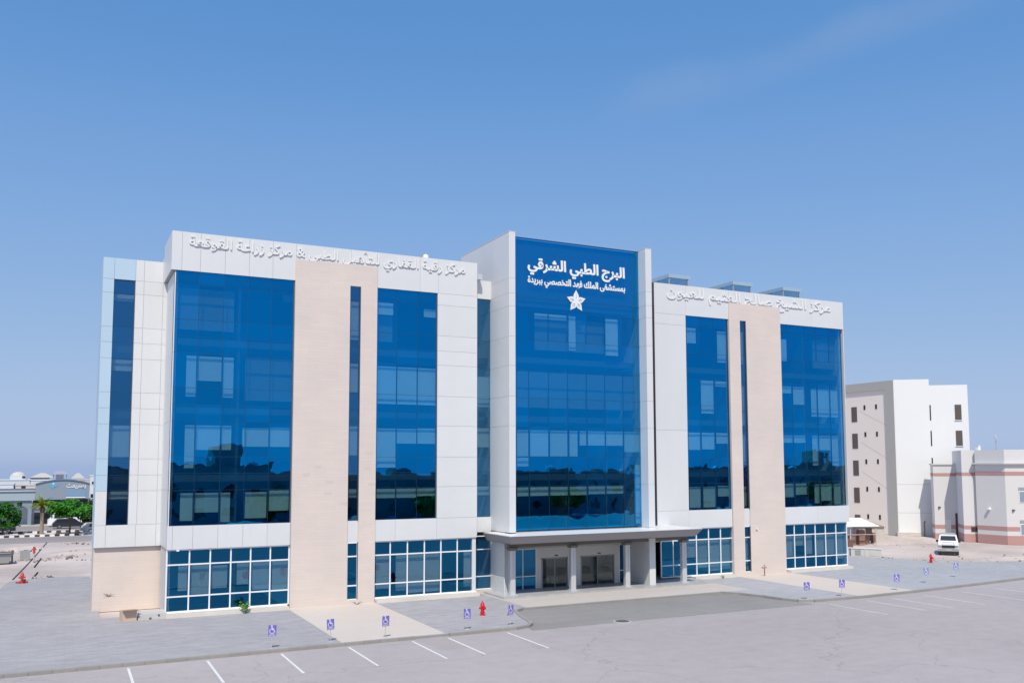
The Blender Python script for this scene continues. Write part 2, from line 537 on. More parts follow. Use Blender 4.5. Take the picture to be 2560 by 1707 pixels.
class MB:
    """collects vertices and faces of one mesh"""

    def __init__(s):
        s.v, s.f = [], []

    def add(s, vs, fs):
        k = len(s.v)
        s.v += [tuple(v) for v in vs]
        s.f += [tuple(i + k for i in f) for f in fs]
        return s

    def box(s, x0, x1, y0, y1, z0, z1):
        return s.add([(x0, y0, z0), (x1, y0, z0), (x1, y1, z0), (x0, y1, z0), (x0, y0, z1), (x1, y0, z1), (x1, y1, z1), (x0, y1, z1)],
                     [(0, 3, 2, 1), (4, 5, 6, 7), (0, 1, 5, 4), (1, 2, 6, 5), (2, 3, 7, 6), (3, 0, 4, 7)])

    def obox(s, c, ux, uy, uz):
        """oriented box: centre and three half-axis vectors"""
        c, ux, uy, uz = map(Vector, (c, ux, uy, uz))
        vs = [c + a * ux + b * uy + d * uz for d in (-1, 1) for a, b in ((-1, -1), (1, -1), (1, 1), (-1, 1))]
        return s.add(vs, [(0, 3, 2, 1), (4, 5, 6, 7), (0, 1, 5, 4), (1, 2, 6, 5), (2, 3, 7, 6), (3, 0, 4, 7)])

    def prism(s, poly, z0, z1):
        """vertical prism over a footprint (any winding)"""
        a = sum(p[0] * q[1] - q[0] * p[1] for p, q in zip(poly, poly[1:] + poly[:1]))
        if a < 0:
            poly = poly[::-1]
        n = len(poly)
        vs = [(p[0], p[1], z0) for p in poly] + [(p[0], p[1], z1) for p in poly]
        fs = [tuple(range(n - 1, -1, -1)), tuple(range(n, 2 * n))]
        fs += [(i, (i + 1) % n, (i + 1) % n + n, i + n) for i in range(n)]
        return s.add(vs, fs)

    def frustum(s, b, t):
        """two rectangles (x0,x1,y0,y1,z)"""
        q = []
        for x0, x1, y0, y1, z in (b, t):
            q += [(x0, y0, z), (x1, y0, z), (x1, y1, z), (x0, y1, z)]
        return s.add(q, [(0, 3, 2, 1), (4, 5, 6, 7), (0, 1, 5, 4), (1, 2, 6, 5), (2, 3, 7, 6), (3, 0, 4, 7)])

    def xprism(s, prof, y0, y1):
        """profile in (x,z), counter-clockwise seen from -y, extruded along y"""
        n = len(prof)
        vs = [(x, y0, z) for x, z in prof] + [(x, y1, z) for x, z in prof]
        fs = [tuple(range(n)), tuple(range(2 * n - 1, n - 1, -1))]
        fs += [((i + 1) % n, i, i + n, (i + 1) % n + n) for i in range(n)]
        return s.add(vs, fs)

    def tube(s, p, q, r0, r1=None, n=10, cap=True):
        r1 = r0 if r1 is None else r1
        p, q = Vector(p), Vector(q)
        d = (q - p).normalized()
        a = d.orthogonal().normalized()
        b = d.cross(a)
        vs = [c + (a * math.cos(t) + b * math.sin(t)) * r for c, r in ((p, r0), (q, r1)) for t in [2 * math.pi * i / n for i in range(n)]]
        fs = [(i, (i + 1) % n, (i + 1) % n + n, i + n) for i in range(n)]
        if cap:
            fs += [tuple(range(n - 1, -1, -1)), tuple(range(n, 2 * n))]
        return s.add(vs, fs)

    def lathe(s, c, prof, n=16):
        """profile of (radius, z) turned about a vertical axis at c"""
        k = len(prof)
        vs = [(c[0] + r * math.cos(2 * math.pi * i / n), c[1] + r * math.sin(2 * math.pi * i / n), c[2] + z) for r, z in prof for i in range(n)]
        fs = [(j * n + i, j * n + (i + 1) % n, (j + 1) * n + (i + 1) % n, (j + 1) * n + i) for j in range(k - 1) for i in range(n)]
        fs += [tuple(range(n - 1, -1, -1)), tuple((k - 1) * n + i for i in range(n))]
        return s.add(vs, fs)

    def build(s, name, mat, parent=None, smooth=False, xf=None):
        o_ = ORG[parent] if parent is not None else Vector((0, 0, 0))
        me = bpy.data.meshes.new(name)
        vs = [Vector(v) for v in s.v]
        if xf is not None:
            vs = [xf @ v for v in vs]
        me.from_pydata([v - o_ for v in vs], [], s.f)
        me.materials.append(MATS[mat])
        if smooth:
            me.polygons.foreach_set('use_smooth', [True] * len(me.polygons))
            me.set_sharp_from_angle(angle=R(40))
        me.update()
        o = bpy.data.objects.new(name, me)
        link(o, parent)
        if parent is None:
            ORG[o] = Vector((0, 0, 0))
        return o


UNIT = {}


def piece(name, mat, parent, x0, x1, y0, y1, z0, z1, tilt=0.0):
    """one small box that shares its mesh with all others of its material"""
    if mat not in UNIT:
        me = bpy.data.meshes.new('unit_' + mat)
        b = MB().box(-.5, .5, -.5, .5, -.5, .5)
        me.from_pydata(b.v, [], b.f)
        me.materials.append(MATS[mat])
        UNIT[mat] = me
    o = bpy.data.objects.new(name, UNIT[mat])
    link(o, parent)
    o.location = Vector(((x0 + x1) / 2, (y0 + y1) / 2, (z0 + z1) / 2)) - ORG[parent]
    o.scale = (abs(x1 - x0), abs(y1 - y0), abs(z1 - z0))
    if tilt:
        o.rotation_euler = (R(random.uniform(-tilt, tilt)), 0, R(random.uniform(-tilt, tilt)))
    return o


def sheet(name, poly, z, mat, parent=None, kind='structure'):
    """flat ground sheet over a polygon, tessellated"""
    tris = geometry.tessellate_polygon([[Vector((x, y, 0)) for x, y in poly]])
    vs = [(x, y, z) for x, y in poly]
    fs = []
    for t in tris:
        a, b, c = (Vector(vs[i]) for i in t)
        fs.append(tuple(t) if (b - a).cross(c - a).z > 0 else tuple(t[::-1]))
    o = MB().add(vs, fs).build(name, mat, parent)
    if parent is None:
        tag(o, kind=kind)
    return o


def slab(name, poly, z0, z1, mat, parent=None):
    """ground slab with sides (convex or not)"""
    a = sum(p[0] * q[1] - q[0] * p[1] for p, q in zip(poly, poly[1:] + poly[:1]))
    if a < 0:
        poly = poly[::-1]
    n = len(poly)
    vs = [(x, y, z1) for x, y in poly] + [(x, y, z0) for x, y in poly]
    fs = []
    for t in geometry.tessellate_polygon([[Vector((x, y, 0)) for x, y in poly]]):
        p, q, r = (Vector(vs[i]) for i in t)
        fs.append(tuple(t) if (q - p).cross(r - p).z > 0 else tuple(t[::-1]))
    fs += [(i + n, (i + 1) % n + n, (i + 1) % n, i) for i in range(n)]
    o = MB().add(vs, fs).build(name, mat, parent)
    if parent is None:
        tag(o, kind='structure')
    return o


def at(Y, X, Z, Y0=61.4):
    """the point of plane Y that lies behind point (X, Z) of plane Y0, seen from the camera's place"""
    k = Y / Y0
    return X * k, 9.5 + (Z - 9.5) * k


# ------------------------------------------------------------------ ground, roads, pavements
gx, gy = (-3000, -160, 260, 3400), (-3000, -130, 236, 3600)
gm = MB()
gz = lambda i, j: -0.03 if i in (1, 2) and j in (1, 2) else -190.0      # a plateau: the land falls away past the last houses
gm.add([(gx[i], gy[j], gz(i, j)) for j in range(4) for i in range(4)], [(j * 4 + i, j * 4 + i + 1, j * 4 + i + 5, j * 4 + i + 4) for j in range(3) for i in range(3)])
tag(gm.build('ground', 'sand'), kind='structure')
lot = sheet('parking_lot', [(-70, -26), (190, -26), (190, 40), (120, 54), (96, 52.2), (72, 49.3), (47, 48.1), (45.5, 49.8), (44, 54.8), (27.5, 54.8), (25.6, 49.6), (24, 48.1), (-70, 48.1)], 0.0, 'asphalt')
sheet('forecourt', [(24.7, 47.3), (46.6, 47.15), (46.0, 49.7), (45.3, 52.8), (44.2, 54.5), (27.1, 54.5), (26.0, 51.5), (25.5, 49.4), (24.9, 48.3)], 0.004, 'asphalt_dark')
sheet('kerb_ramp', [(17.9, 44.5), (19.6, 44.5), (19.7, 48.1), (17.7, 48.1)], 0.004, 'asphalt_ramp')
SW = 0.12
left_edge = [(-14, 48.0), (24.0, 48.0), (24.9, 48.3), (25.45, 48.9), (25.65, 49.6), (26.0, 51.3), (26.7, 53.6), (27.6, 54.3)]
right_edge = [(44.2, 54.3), (45.0, 53.0), (45.6, 51.2), (45.9, 49.6), (46.3, 48.5), (47.2, 47.9), (52, 47.7), (57, 47.9), (64, 48.4), (72, 49.1), (84, 50.4), (96, 51.9)]
slab('sidewalk', left_edge + [(28.0, 54.3), (28.0, 63), (2.4, 63), (2.4, 87.6), (0.5, 88.2), (-2.2, 87.9), (-3.7, 86.6), (-4.2, 80.5), (-14, 72)], -0.02, SW, 'paver')
slab('sidewalk_right', right_edge + [(96, 55.2), (86, 56.8), (81, 58.6), (76.8, 61.2), (75.6, 64.4), (74.0, 68.8), (72.5, 72), (60, 72), (47.0, 63), (47.0, 54.3)], -0.02, SW, 'paver_right')
slab('apron', [(28.0, 54.3), (44.2, 54.3), (47.0, 54.3), (47.0, 63), (28.0, 63)], -0.02, SW + 0.004, 'apron')
sheet('path', [(13.65, 48.15), (19.62, 48.15), (19.62, 61.5), (13.65, 61.5)], SW + 0.008, 'path')
sheet('path_right', [(51.6, 47.85), (57.6, 48.1), (57.4, 61.5), (51.5, 61.5)], SW + 0.008, 'path')
slab('portico_floor', [(28.25, 58.45), (46.9, 58.45), (46.9, 63.5), (28.25, 63.5)], SW, SW + 0.13, 'granite_floor')
slab('back_road', [(-60, 132), (3.2, 131), (6, 138), (6, 141.5), (-60, 141.5)], -0.025, -0.005, 'road')
slab('back_street', [(-60, 152), (40, 152), (40, 168), (-60, 168)], -0.025, -0.004, 'road')


def kerb_run(parent, pts, mats, length=1.0, w=0.24, z0=-0.02, z1=0.165, gap=0.012, name='kerb_stone', side=0.5):
    """kerb stones laid one by one along a line"""
    k = 0
    for (ax, ay), (bx, by) in zip(pts, pts[1:]):
        d = math.hypot(bx - ax, by - ay)
        n = max(1, round(d / length))
        ang = math.atan2(by - ay, bx - ax)
        for i in range(n):
            t = (i + .5) / n
            mat = mats[k % len(mats)]
            k += 1
            o = piece(name, mat, parent, 0, d / n - gap, 0, w, z0, z1 + random.uniform(-.006, .006))
            o.location = Vector((ax + (bx - ax) * t, ay + (by - ay) * t, (z0 + z1) / 2)) - ORG[parent]
            o.rotation_euler = (0, 0, ang + random.uniform(-.006, .006))


kerb = tag(thing('kerb', (24, 48, 0), None, None), kind='structure')
kerb_run(kerb, [(-9, 47.95), (17.7, 47.95)], ['kerb'])
kerb_run(kerb, [(19.75, 47.95)] + left_edge[1:], ['kerb'])
kerb_run(kerb, [(27.6, 54.28), (44.2, 54.28)], ['kerb'], z1=0.135)
kerb_run(kerb, right_edge, ['kerb'])
# painted bay lines belong to the parking lot
for x in (3.1, 6.69, 10.29, 13.83, 17.38, 19.5, 23.12, 47.45, 51.0, 53.5, 56.8, 60.9, 64.8, 68.5):
    y1 = 47.45 if x < 30 else 46.7
    y0 = y1 - 5.0 + random.uniform(-.1, .1)
    m = MB()
    segs = 5
    for i in range(segs):
        a, b = y0 + (y1 - y0) * i / segs, y0 + (y1 - y0) * (i + 1) / segs
        w = 0.06 if x < 30 else 0.05
        m.add([(x - w, a, .005), (x + w, a, .005), (x + w, b, .005), (x - w, b, .005)], [(0, 1, 2, 3)])
    m.build('painted_line', 'painted_white', lot)
manhole = thing('manhole_cover', (31.0, 47.45, 0.004), 'round dark iron manhole cover set in the forecourt asphalt', 'manhole', local=True)
MB().lathe((0, 0, 0), [(0.55, -.01), (0.55, .012), (0.47, .02)], 24).build('frame', 'concrete', manhole)
MB().lathe((0, 0, 0), [(0.45, .0), (0.45, .024), (0.1, .026)], 24).build('lid', 'iron', manhole)

# ------------------------------------------------------------------ the hospital building
hosp = thing('hospital_building', (35.5, 61.4, 0), 'wide white clinic block with tall blue glass walls, beige stone piers and a central tower', 'building')
YF, YG, YB, YS = 61.4, 61.55, 61.30, 61.42          # panel face, glass plane, stone face
GAP = 0.007


def panels(name, xs, zs, y, mat='white_panel', t=0.07, skip=(), parent=None, mats=None):
    """cladding panels with open joints in front of a dark backing board"""
    par = parent or CLAD
    for i, (a, b) in enumerate(zip(xs, xs[1:])):
        for j, (c, d) in enumerate(zip(zs, zs[1:])):
            if (i, j) in skip:
                continue
            piece(name, (mats or {}).get((i, j), mat), par, a + GAP, b - GAP, y, y + t, c + GAP, d - GAP)


def side_panels(ys, zs, x, face, mat='white_panel', t=0.07):
    for a, b in zip(ys, ys[1:]):
        for c, d in zip(zs, zs[1:]):
            x0, x1 = (x, x + t) if face < 0 else (x - t, x)
            piece('panel', mat, CLAD, x0, x1, a + GAP, b - GAP, c + GAP, d - GAP)


# backing walls that carry the panels
bk = MB()
E_ = 0.072
ZTOP = 24.82
# left block
bk.box(5.86, 27.43, YF + E_, YF + .45, 22.27, ZTOP - .02)
bk.box(24.34, 27.43, YF + E_, YF + .45, 4.32, 22.27)
bk.box(6.03, 27.43, YF + E_, YF + .40, 4.32, 5.78)
bk.box(27.33, 27.43, YF + .45, 66, 4.32, ZTOP - .02)
bk.box(6.12, 6.3, YF + .45, 66.2, .1, 22.2)
bk.box(5.90, 6.1, YF + .45, 66.2, 22.27, ZTOP - .02)
CLAD = bk.build('cladding', 'joint_dark', hosp)
bk = MB()
# right block
bk.box(43.68, 65.18, YF + E_, YF + .45, 22.27, ZTOP - .02)
bk.box(43.68, 46.87, YF + E_, YF + .45, 4.32, 22.27)
bk.box(43.68, 65.16, YF + E_, YF + .40, 4.32, 5.8)
bk.box(43.68, 43.8, YF + .45, 66, 4.32, ZTOP - .02)
bk.box(65.0, 65.18, YF + .45, 66.2, 4.32, ZTOP - .02)
CLAD_R = bk.build('cladding', 'joint_dark', hosp)
# left block panels
panels('panel', [5.82, 6.45, 7.60, 9.16, 10.72, 12.28, 13.85], [22.25, ZTOP], YF)
panels('panel', [13.85, 15.8, 17.7, 19.63], [23.74, ZTOP], YF)
panels('panel', [19.63, 22.9, 24.34, 27.45], [22.25, ZTOP], YF)
panels('panel', [24.28, 27.45], [5.79, 8.05, 10.2, 12.46, 14.63, 16.92, 17.97, 19.1, 21.38, 22.25], YF)
panels('panel', [6.02, 6.34, 7.57, 9.11, 10.68, 12.24, 13.75], [4.30, 5.79], YF)
panels('panel', [17.64, 18.43], [4.30, 5.79], YF)
panels('panel', [19.63, 21.14, 24.28, 27.45], [4.30, 5.79], YF)
side_panels([YF, 63.0, 66.2], [22.25, ZTOP], 5.82, -1)
side_panels([YF + .1, 63.6, 66.2], [4.3, 8.03, 12.46, 16.88, 22.2], 6.05, -1)
side_panels([YF, 62.4], [4.3, 8.05, 12.46, 16.92, 19.1, 22.25, ZTOP], 27.47, 1)
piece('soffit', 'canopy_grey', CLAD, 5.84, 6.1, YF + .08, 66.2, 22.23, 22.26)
# right block panels
CLAD_L, CLAD = CLAD, CLAD_R
panels('panel', [43.65, 46.9, 51.55], [22.25, ZTOP], YF)
panels('panel', [51.55, 54.4, 57.35], [23.72, ZTOP], YF)
panels('panel', [57.35, 61.2, 65.2], [22.25, ZTOP], YF)
panels('panel', [43.65, 46.87], [5.80, 12.47, 21.36, 22.25], YF)
panels('panel', [43.65, 46.87, 51.45], [4.30, 5.80], YF)
panels('panel', [52.66, 53.36], [4.30, 5.82], YF)
panels('panel', [57.3, 61.3, 65.2], [4.30, 5.82], YF)
side_panels([YF, 66.2], [4.3, 5.8, 22.25, ZTOP], 65.24, 1)
side_panels([YF, 64], [4.3, 12.47, 21.36, ZTOP], 43.62, -1, mat='bronze')
CLAD = CLAD_L
# bronze reveals beside the recessed glass
for x, z0, z1 in ((13.76, 5.8, 22.24), (24.26, 5.8, 22.24), (51.46, 5.8, 22.24)):
    piece('reveal', 'bronze', CLAD, x - .03, x + .02, YF + .1, YG + .12, z0, z1)

# stone piers, each pierced by a narrow slot
SLOT = ((17.65, 18.43), (52.68, 53.36))


def pier(x0, x1, s0, s1, ztop):
    m = MB()
    for a, b, c, d in ((x0, s0, 0.0, ztop), (s1, x1, 0.0, ztop), (s0, s1, 22.2, ztop), (s0, s1, 0.0, 0.42)):
        m.box(a, b, YB, YG + .3, c, d)
    p = m.build('stone_pier', 'beige_stone', hosp)
    piece('reveal', 'bronze', p, s1 - .05, s1 + .01, YB + .02, YG + .2, .42, 4.3)
    piece('reveal', 'bronze', p, s1 - .05, s1 + .01, YB + .02, YG + .2, 5.8, 22.2)
    return p


P1 = pier(13.80, 19.63, *SLOT[0], 23.72)
P2 = pier(51.48, 57.34, *SLOT[1], 23.70)
for x, z in ((16.1, 8.4), (15.3, 9.4), (16.0, 7.6), (17.1, 6.9), (18.75, 9.3), (19.1, 8.2), (14.5, 8.9), (18.9, 10.4)):
    piece('stone_tile', 'stone_tint', P1, x, x + .5, YB - .006, YB + .03, z, z + .19)

# ---- glass walls
ROWS = [5.80, 8.03, 9.11, 10.18, 12.46, 13.55, 14.63, 16.88, 17.97, 19.06, 21.36, 22.23]


def curtain(xs, rows, y, mat='glass_blue', merge=(), y0=61.4, grid=0.016, parent=None, name='curtain_wall'):
    """glass wall: a dark joint grid (the part) that carries one pane per bay; rows listed in merge are one wide pane"""
    X = [at(y, x, 0, y0)[0] for x in xs]
    Z = [at(y, 0, z, y0)[1] for z in rows]
    m = MB()
    for k, x in enumerate(X):
        for j in range(len(Z) - 1):
            if j in merge and 0 < k < len(X) - 1:
                continue
            m.box(x - grid / 2, x + grid / 2, y - .008, y + .12, Z[j], Z[j + 1])
    for z in Z:
        m.box(X[0], X[-1], y - .012, y + .10, z - grid / 2, z + grid / 2)
    w = m.build(name, 'mullion_dark', parent or hosp)
    for j in range(len(Z) - 1):
        cols = [(X[0], X[-1])] if j in merge else list(zip(X, X[1:]))
        for a, b in cols:
            piece('glass_pane', mat, w, a + .004, b - .004, y, y + .02, Z[j] + .004, Z[j + 1] - .004, tilt=0.10)
    return w, X, Z


def blinds(w, y, lst, y0=61.4, mat='blind'):
    for x0, x1, z0, z1 in lst:
        a, c = at(y + .3, x0, z0, y0)
        b, d = at(y + .3, x1, z1, y0)
        piece('blind', mat, w, a, b, y + .30, y + .315, c, d)


LW, LX, LZ = curtain([6.02, 7.57, 9.13, 10.68, 12.24, 13.72], ROWS, YG)
blinds(LW, YG, [(6.9, 7.5, 14.05, 16.7), (7.6, 9.08, 15.1, 16.7), (9.18, 9.85, 14.05, 16.7), (6.92, 7.5, 9.45, 12.2), (7.6, 9.08, 10.62, 12.2), (9.18, 9.8, 10.62, 12.2), (10.5, 12.2, 10.85, 12.1), (12.28, 13.6, 10.85, 12.15),
                (6.75, 7.5, 6.1, 7.85), (7.62, 9.08, 6.6, 7.85), (9.2, 9.82, 5.95, 7.85), (10.75, 12.15, 6.15, 7.85), (12.3, 13.62, 6.6, 7.95)])
blinds(LW, YG + .5, [(10.6, 13.7, 13.9, 16.8), (6.1, 9.8, 18.4, 21.1), (13.0, 13.7, 20.7, 21.2)], mat='interior_light')
GW, _, _ = curtain([19.63, 21.15, 22.72, 24.26], ROWS, YG)
blinds(GW, YG, [(19.7, 21.1, 13.95, 16.62), (21.2, 22.68, 13.95, 16.62), (22.76, 24.2, 13.95, 16.62), (19.7, 21.1, 9.45, 12.2), (21.2, 22.68, 11.15, 12.2), (22.76, 24.2, 11.15, 12.25), (19.7, 20.85, 20.35, 21.2), (23.2, 24.2, 20.4, 21.0), (19.7, 21.1, 7.3, 7.95), (21.2, 22.68, 7.3, 7.95), (22.76, 24.2, 7.4, 7.95)])
blinds(GW, YG + .5, [(19.7, 20.8, 18.4, 20.3)], mat='interior_light')
S1, _, _ = curtain([17.66, 18.40], [5.80, 7.34, 7.98, 9.1, 10.18, 12.46, 13.55, 14.63, 16.86, 18.35, 19.06, 21.2, 22.2], YS, mat='glass_side')
blinds(S1, YS, [(17.68, 18.4, 18.4, 21.1), (17.68, 18.4, 14.7, 16.7), (17.68, 18.4, 10.3, 12.3), (17.68, 18.4, 7.4, 7.95)])
# right block
RROWS = [5.82, 8.03, 9.11, 10.18, 12.46, 14.63, 16.88, 19.06, 21.36, 22.23]
RW, _, _ = curtain([46.87, 48.27, 49.80, 51.45], RROWS, YG, merge=(6,))
blinds(RW, YG, [(46.95, 47.9, 19.9, 21.2), (50.2, 51.4, 18.4, 21.1), (48.35, 49.75, 13.95, 16.75), (49.9, 51.4, 16.3, 16.75), (46.95, 48.2, 10.85, 12.3), (48.35, 49.75, 10.9, 12.3), (49.9, 51.4, 11.4, 12.3), (46.95, 48.1, 6.0, 7.75), (48.4, 49.75, 6.0, 7.75), (49.95, 51.4, 6.9, 7.8)])
TW, _, _ = curtain([57.34, 58.66, 60.22, 61.72, 63.28, 64.84], RROWS, YG, merge=(6,))
blinds(TW, YG, [(57.4, 58.1, 18.9, 20.9), (57.4, 58.6, 16.0, 16.6), (58.75, 60.1, 15.0, 16.6), (60.9, 61.7, 13.95, 16.5), (61.75, 63.2, 13.95, 16.5), (63.3, 64.2, 13.95, 16.5), (57.4, 58.6, 11.55, 12.2), (58.7, 60.1, 11.55, 12.2), (60.9, 61.6, 9.5, 12.2), (61.75, 63.2, 10.9, 12.2), (63.3, 64.1, 9.5, 12.2), (57.45, 58.6, 6.7, 7.9), (58.75, 60.15, 6.9, 7.9), (61.0, 61.6, 6.1, 7.8), (61.8, 63.1, 6.3, 7.8), (63.4, 64.2, 5.95, 7.8)])
blinds(TW, YG + .5, [(61.2, 64.3, 18.4, 21.0)], mat='interior_light')
S2, _, _ = curtain([52.70, 53.34], [5.84, 7.7, 9.1, 10.18, 12.46, 14.63, 16.88, 19.06, 22.24], YS, mat='glass_side')
blinds(S2, YS, [(52.75, 53.6, 18.4, 21.2), (52.75, 53.6, 13.0, 16.5), (52.75, 53.6, 9.6, 12.2), (52.75, 53.6, 6.0, 7.7)])

# ---- ground-floor windows with white frames


def shopfront(xs, zs, y, fw=0.085, mat='glass_low', y0=61.4, name='window', low=None):
    X = [at(y, x, 0, y0)[0] for x in xs]
    Z = [at(y, 0, z, y0)[1] for z in zs]
    m = MB()
    for x in X:
        m.box(x - fw / 2, x + fw / 2, y - .05, y + .06, Z[0], Z[-1])
    for i, z in enumerate(Z):
        for a, b in zip(X, X[1:]):
            m.box(a + fw / 2, b - fw / 2, y - .045, y + .055, z - fw / 2, z + fw / 2)
    w = m.build(name, 'white_frame', hosp)
    for a, b in zip(X, X[1:]):
        for c, d in zip(Z, Z[1:]):
            piece('glass_pane', mat, w, a + fw / 2, b - fw / 2, y, y + .02, c + fw / 2, d - fw / 2, tilt=0.10)
    return w


GZ = [0.42, 1.36, 3.35, 4.28]
G1 = shopfront([6.05, 7.40, 8.67, 9.95, 11.20, 12.47, 13.70], GZ, 61.6)
blinds(G1, 61.6, [(6.75, 7.3, 1.7, 3.3), (7.5, 8.6, 1.45, 3.3), (8.75, 9.75, 1.75, 3.2), (10.35, 11.1, 1.9, 3.3), (11.3, 12.4, 1.5, 3.3), (12.6, 13.65, 1.4, 3.3)])
G2 = shopfront([17.66, 18.40], GZ, YS + .02)
G3 = shopfront([19.62, 20.77, 22.05, 23.33, 24.60, 25.88, 27.09], GZ, 61.6)
blinds(G3, 61.6, [(19.75, 20.7, 1.0, 3.3), (21.2, 22.0, .8, 3.3), (22.1, 23.3, .6, 3.3), (23.4, 24.5, .6, 3.3), (26.4, 27.0, .8, 3.3)])
piece('corner_post', 'white_panel', hosp, 27.14, 27.42, YF + .1, YF + .45, .3, 4.3)
G4 = shopfront([43.95, 45.15, 46.28, 47.55, 48.83, 50.10, 51.40], GZ, 61.6)
blinds(G4, 61.6, [(46.4, 47.5, 1.9, 3.3), (47.7, 48.8, 1.0, 3.3), (48.9, 50.0, .7, 3.3), (50.2, 51.3, .8, 3.3)])
G5 = shopfront([52.70, 53.32], GZ, YS + .02)
blinds(G5, YS, [(52.75, 53.6, .6, 3.3)])
G6 = shopfront([57.30, 58.40, 59.64, 60.89, 62.14, 63.43, 64.78], GZ, 61.6)
blinds(G6, 61.6, [(57.4, 58.3, 1.5, 3.3), (58.5, 59.5, 2.4, 3.3), (59.75, 60.5, 1.6, 3.3), (61.0, 62.0, 1.5, 3.3), (62.2, 63.3, 1.5, 3.3), (63.5, 64.3, 1.0, 3.3)])
# plinth ledges under the windows
for a, b in ((6.02, 13.66), (19.66, 27.45), (47.0, 51.4), (57.42, 64.9)):
    MB().frustum((a, b, 60.75, 61.9, .0), (a + .02, b - .02, 60.85, 61.9, .34)).build('plinth', 'plinth', hosp)
    piece('sill', 'white_frame', hosp, a, b, 61.42, 61.7, .34, .385)

# ---- wing set back on the left
WY = 66.2
WZ = [5.68, 7.93, 8.99, 10.08, 12.40, 13.48, 14.55, 16.84, 17.93, 18.98, 21.30, 22.24, 23.69]
wm = MB()
wm.box(2.0, 2.66, WY + E_, WY + .4, 4.23, 23.66)
wm.box(4.02, 6.25, WY + E_, WY + .4, 4.23, 23.66)
wm.box(2.66, 4.02, WY + E_, WY + .4, 4.23, 5.66)
wm.box(2.66, 4.02, WY + E_, WY + .4, 22.26, 23.66)
wm.box(2.05, 2.2, WY + .4, WY + 4.5, 4.23, 23.66)
WC = wm.build('wing_cladding', 'joint_dark', hosp)
bl = {(0, j): 'blue_panel' for j in range(12)}  # sky blue bleeding over the wing edge, put into the panel colour
panels('panel', [1.97, 2.67], WZ, WY, parent=WC, mats={k: v for k, v in bl.items() if k[1] > 0})
panels('panel', [2.67, 4.01], [22.24, 23.69], WY, parent=WC, mat='blue_panel')
panels('panel', [4.01, 4.55, 5.78, 6.22], WZ, WY, parent=WC)
panels('panel', [1.97, 2.67, 4.5, 5.78, 6.22], [4.21, 5.68], WY, parent=WC)
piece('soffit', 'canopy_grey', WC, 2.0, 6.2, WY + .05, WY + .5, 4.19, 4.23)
for j, (c, d) in enumerate(zip([4.21, 8.99, 13.48, 18.98], [8.99, 13.48, 18.98, 23.69])):
    piece('panel', 'blue_panel', WC, 1.97, 2.03, WY + .08, WY + 4.4, c + GAP, d - GAP)
W1, _, _ = curtain([2.67, 4.01], [5.68, 7.3, 8.0, 8.99, 10.08, 12.40, 13.48, 14.55, 16.84, 17.93, 18.98, 20.7, 21.30, 22.24], WY + .25, mat='glass_side', y0=WY)
blinds(W1, WY + .25, [(2.7, 4.0, 10.2, 12.3), (2.7, 4.0, 7.4, 7.9), (2.7, 4.0, 16.0, 16.75), (2.7, 4.0, 20.75, 21.2)], y0=WY)
piece('reveal', 'bronze', WC, 3.97, 4.03, WY + .08, WY + .4, 5.7, 22.2)
MB().box(2.0, 6.25, WY + .22, WY + .6, .0, 4.2).build('stone_base', 'beige_stone', hosp)
MB().box(2.02, 2.3, WY + .6, WY + 4.5, .0, 4.2).build('stone_base', 'beige_stone', hosp)

# ---- glazed recess between left block and tower
RY = 62.3
RX, _, _ = curtain([27.45, 29.15], [5.75, 7.3, 8.05, 9.11, 10.18, 12.46, 13.6, 14.63, 16.86, 19.06, 22.25], RY, mat='glass_side', y0=62.3)
blinds(RX, RY, [(27.5, 29.1, 10.95, 12.4), (27.5, 29.1, 7.35, 8.0), (27.5, 29.1, 14.0, 16.3)], y0=62.3)
panels('panel', [27.48, 29.0], [22.27, 23.7], RY - .12)
panels('panel', [27.48, 29.0], [4.6, 5.73], RY - .12)
G7 = shopfront([27.6, 29.0], [0.4, 1.33, 3.32, 4.3], RY, fw=.06, y0=62.3)
MB().box(27.45, 29.0, RY - .35, RY + .1, .0, .38).build('plinth', 'plinth', hosp)
piece('rain_head', 'post_metal', hosp, 27.55, 27.95, 61.55, 61.95, 23.62, 24.05)

# ---- tower
TY, FY = 60.0, 59.0
tz = [4.72, 8.05, 12.46, 14.63, 16.88, 19.05, 21.3, 22.27, 23.4, 26.88]
tb = MB()
tb.box(29.04, 29.42, FY + E_, 68, 4.74, 26.84)
tb.box(29.04, 29.42, 60.0, 68, .2, 4.74)
tb.box(41.24, 41.64, FY + E_, 68, .2, 26.84)
tb.box(29.42, 41.22, 67.6, 68, 20, 26.7)
TB = tb.build('tower_fins', 'joint_dark', hosp)
CLAD_OLD, CLAD = CLAD, TB
side_panels([FY, 61.65, 65.0, 68.0], tz, 28.97, -1)
side_panels([59.9, 61.3, 62.6], [.2, 1.5, 4.05], 28.97, -1)
panels('panel', [41.15, 41.72], [.25, 4.72], FY)
side_panels([FY, 61.6], [.25, 4.72], 41.15, -1)
panels('panel', [28.97, 29.49], tz, FY)
panels('panel', [41.15, 41.72], tz, FY)
side_panels([FY, TY + .2], tz, 41.15, -1)
side_panels([FY, 63, 68.0], tz, 41.73, 1)
side_panels([FY, TY + .1], tz, 29.49, 1)
piece('coping', 'white_panel', TB, 28.95, 29.5, FY - .01, 68, 26.88, 26.92)
piece('coping', 'white_panel', TB, 41.14, 41.74, FY - .01, 68, 26.88, 26.92)
CLAD = CLAD_OLD
TX = [29.50, 31.11, 32.81, 34.49, 36.17, 37.85, 39.54, 41.16]
TROW = [4.78, 5.80, 8.03, 9.10, 10.20, 12.47, 14.62, 16.74, 19.03, 21.29, 22.25, 26.79]
TG, _, _ = curtain(TX, TROW, TY, merge=(7, 9, 10), y0=60.0)
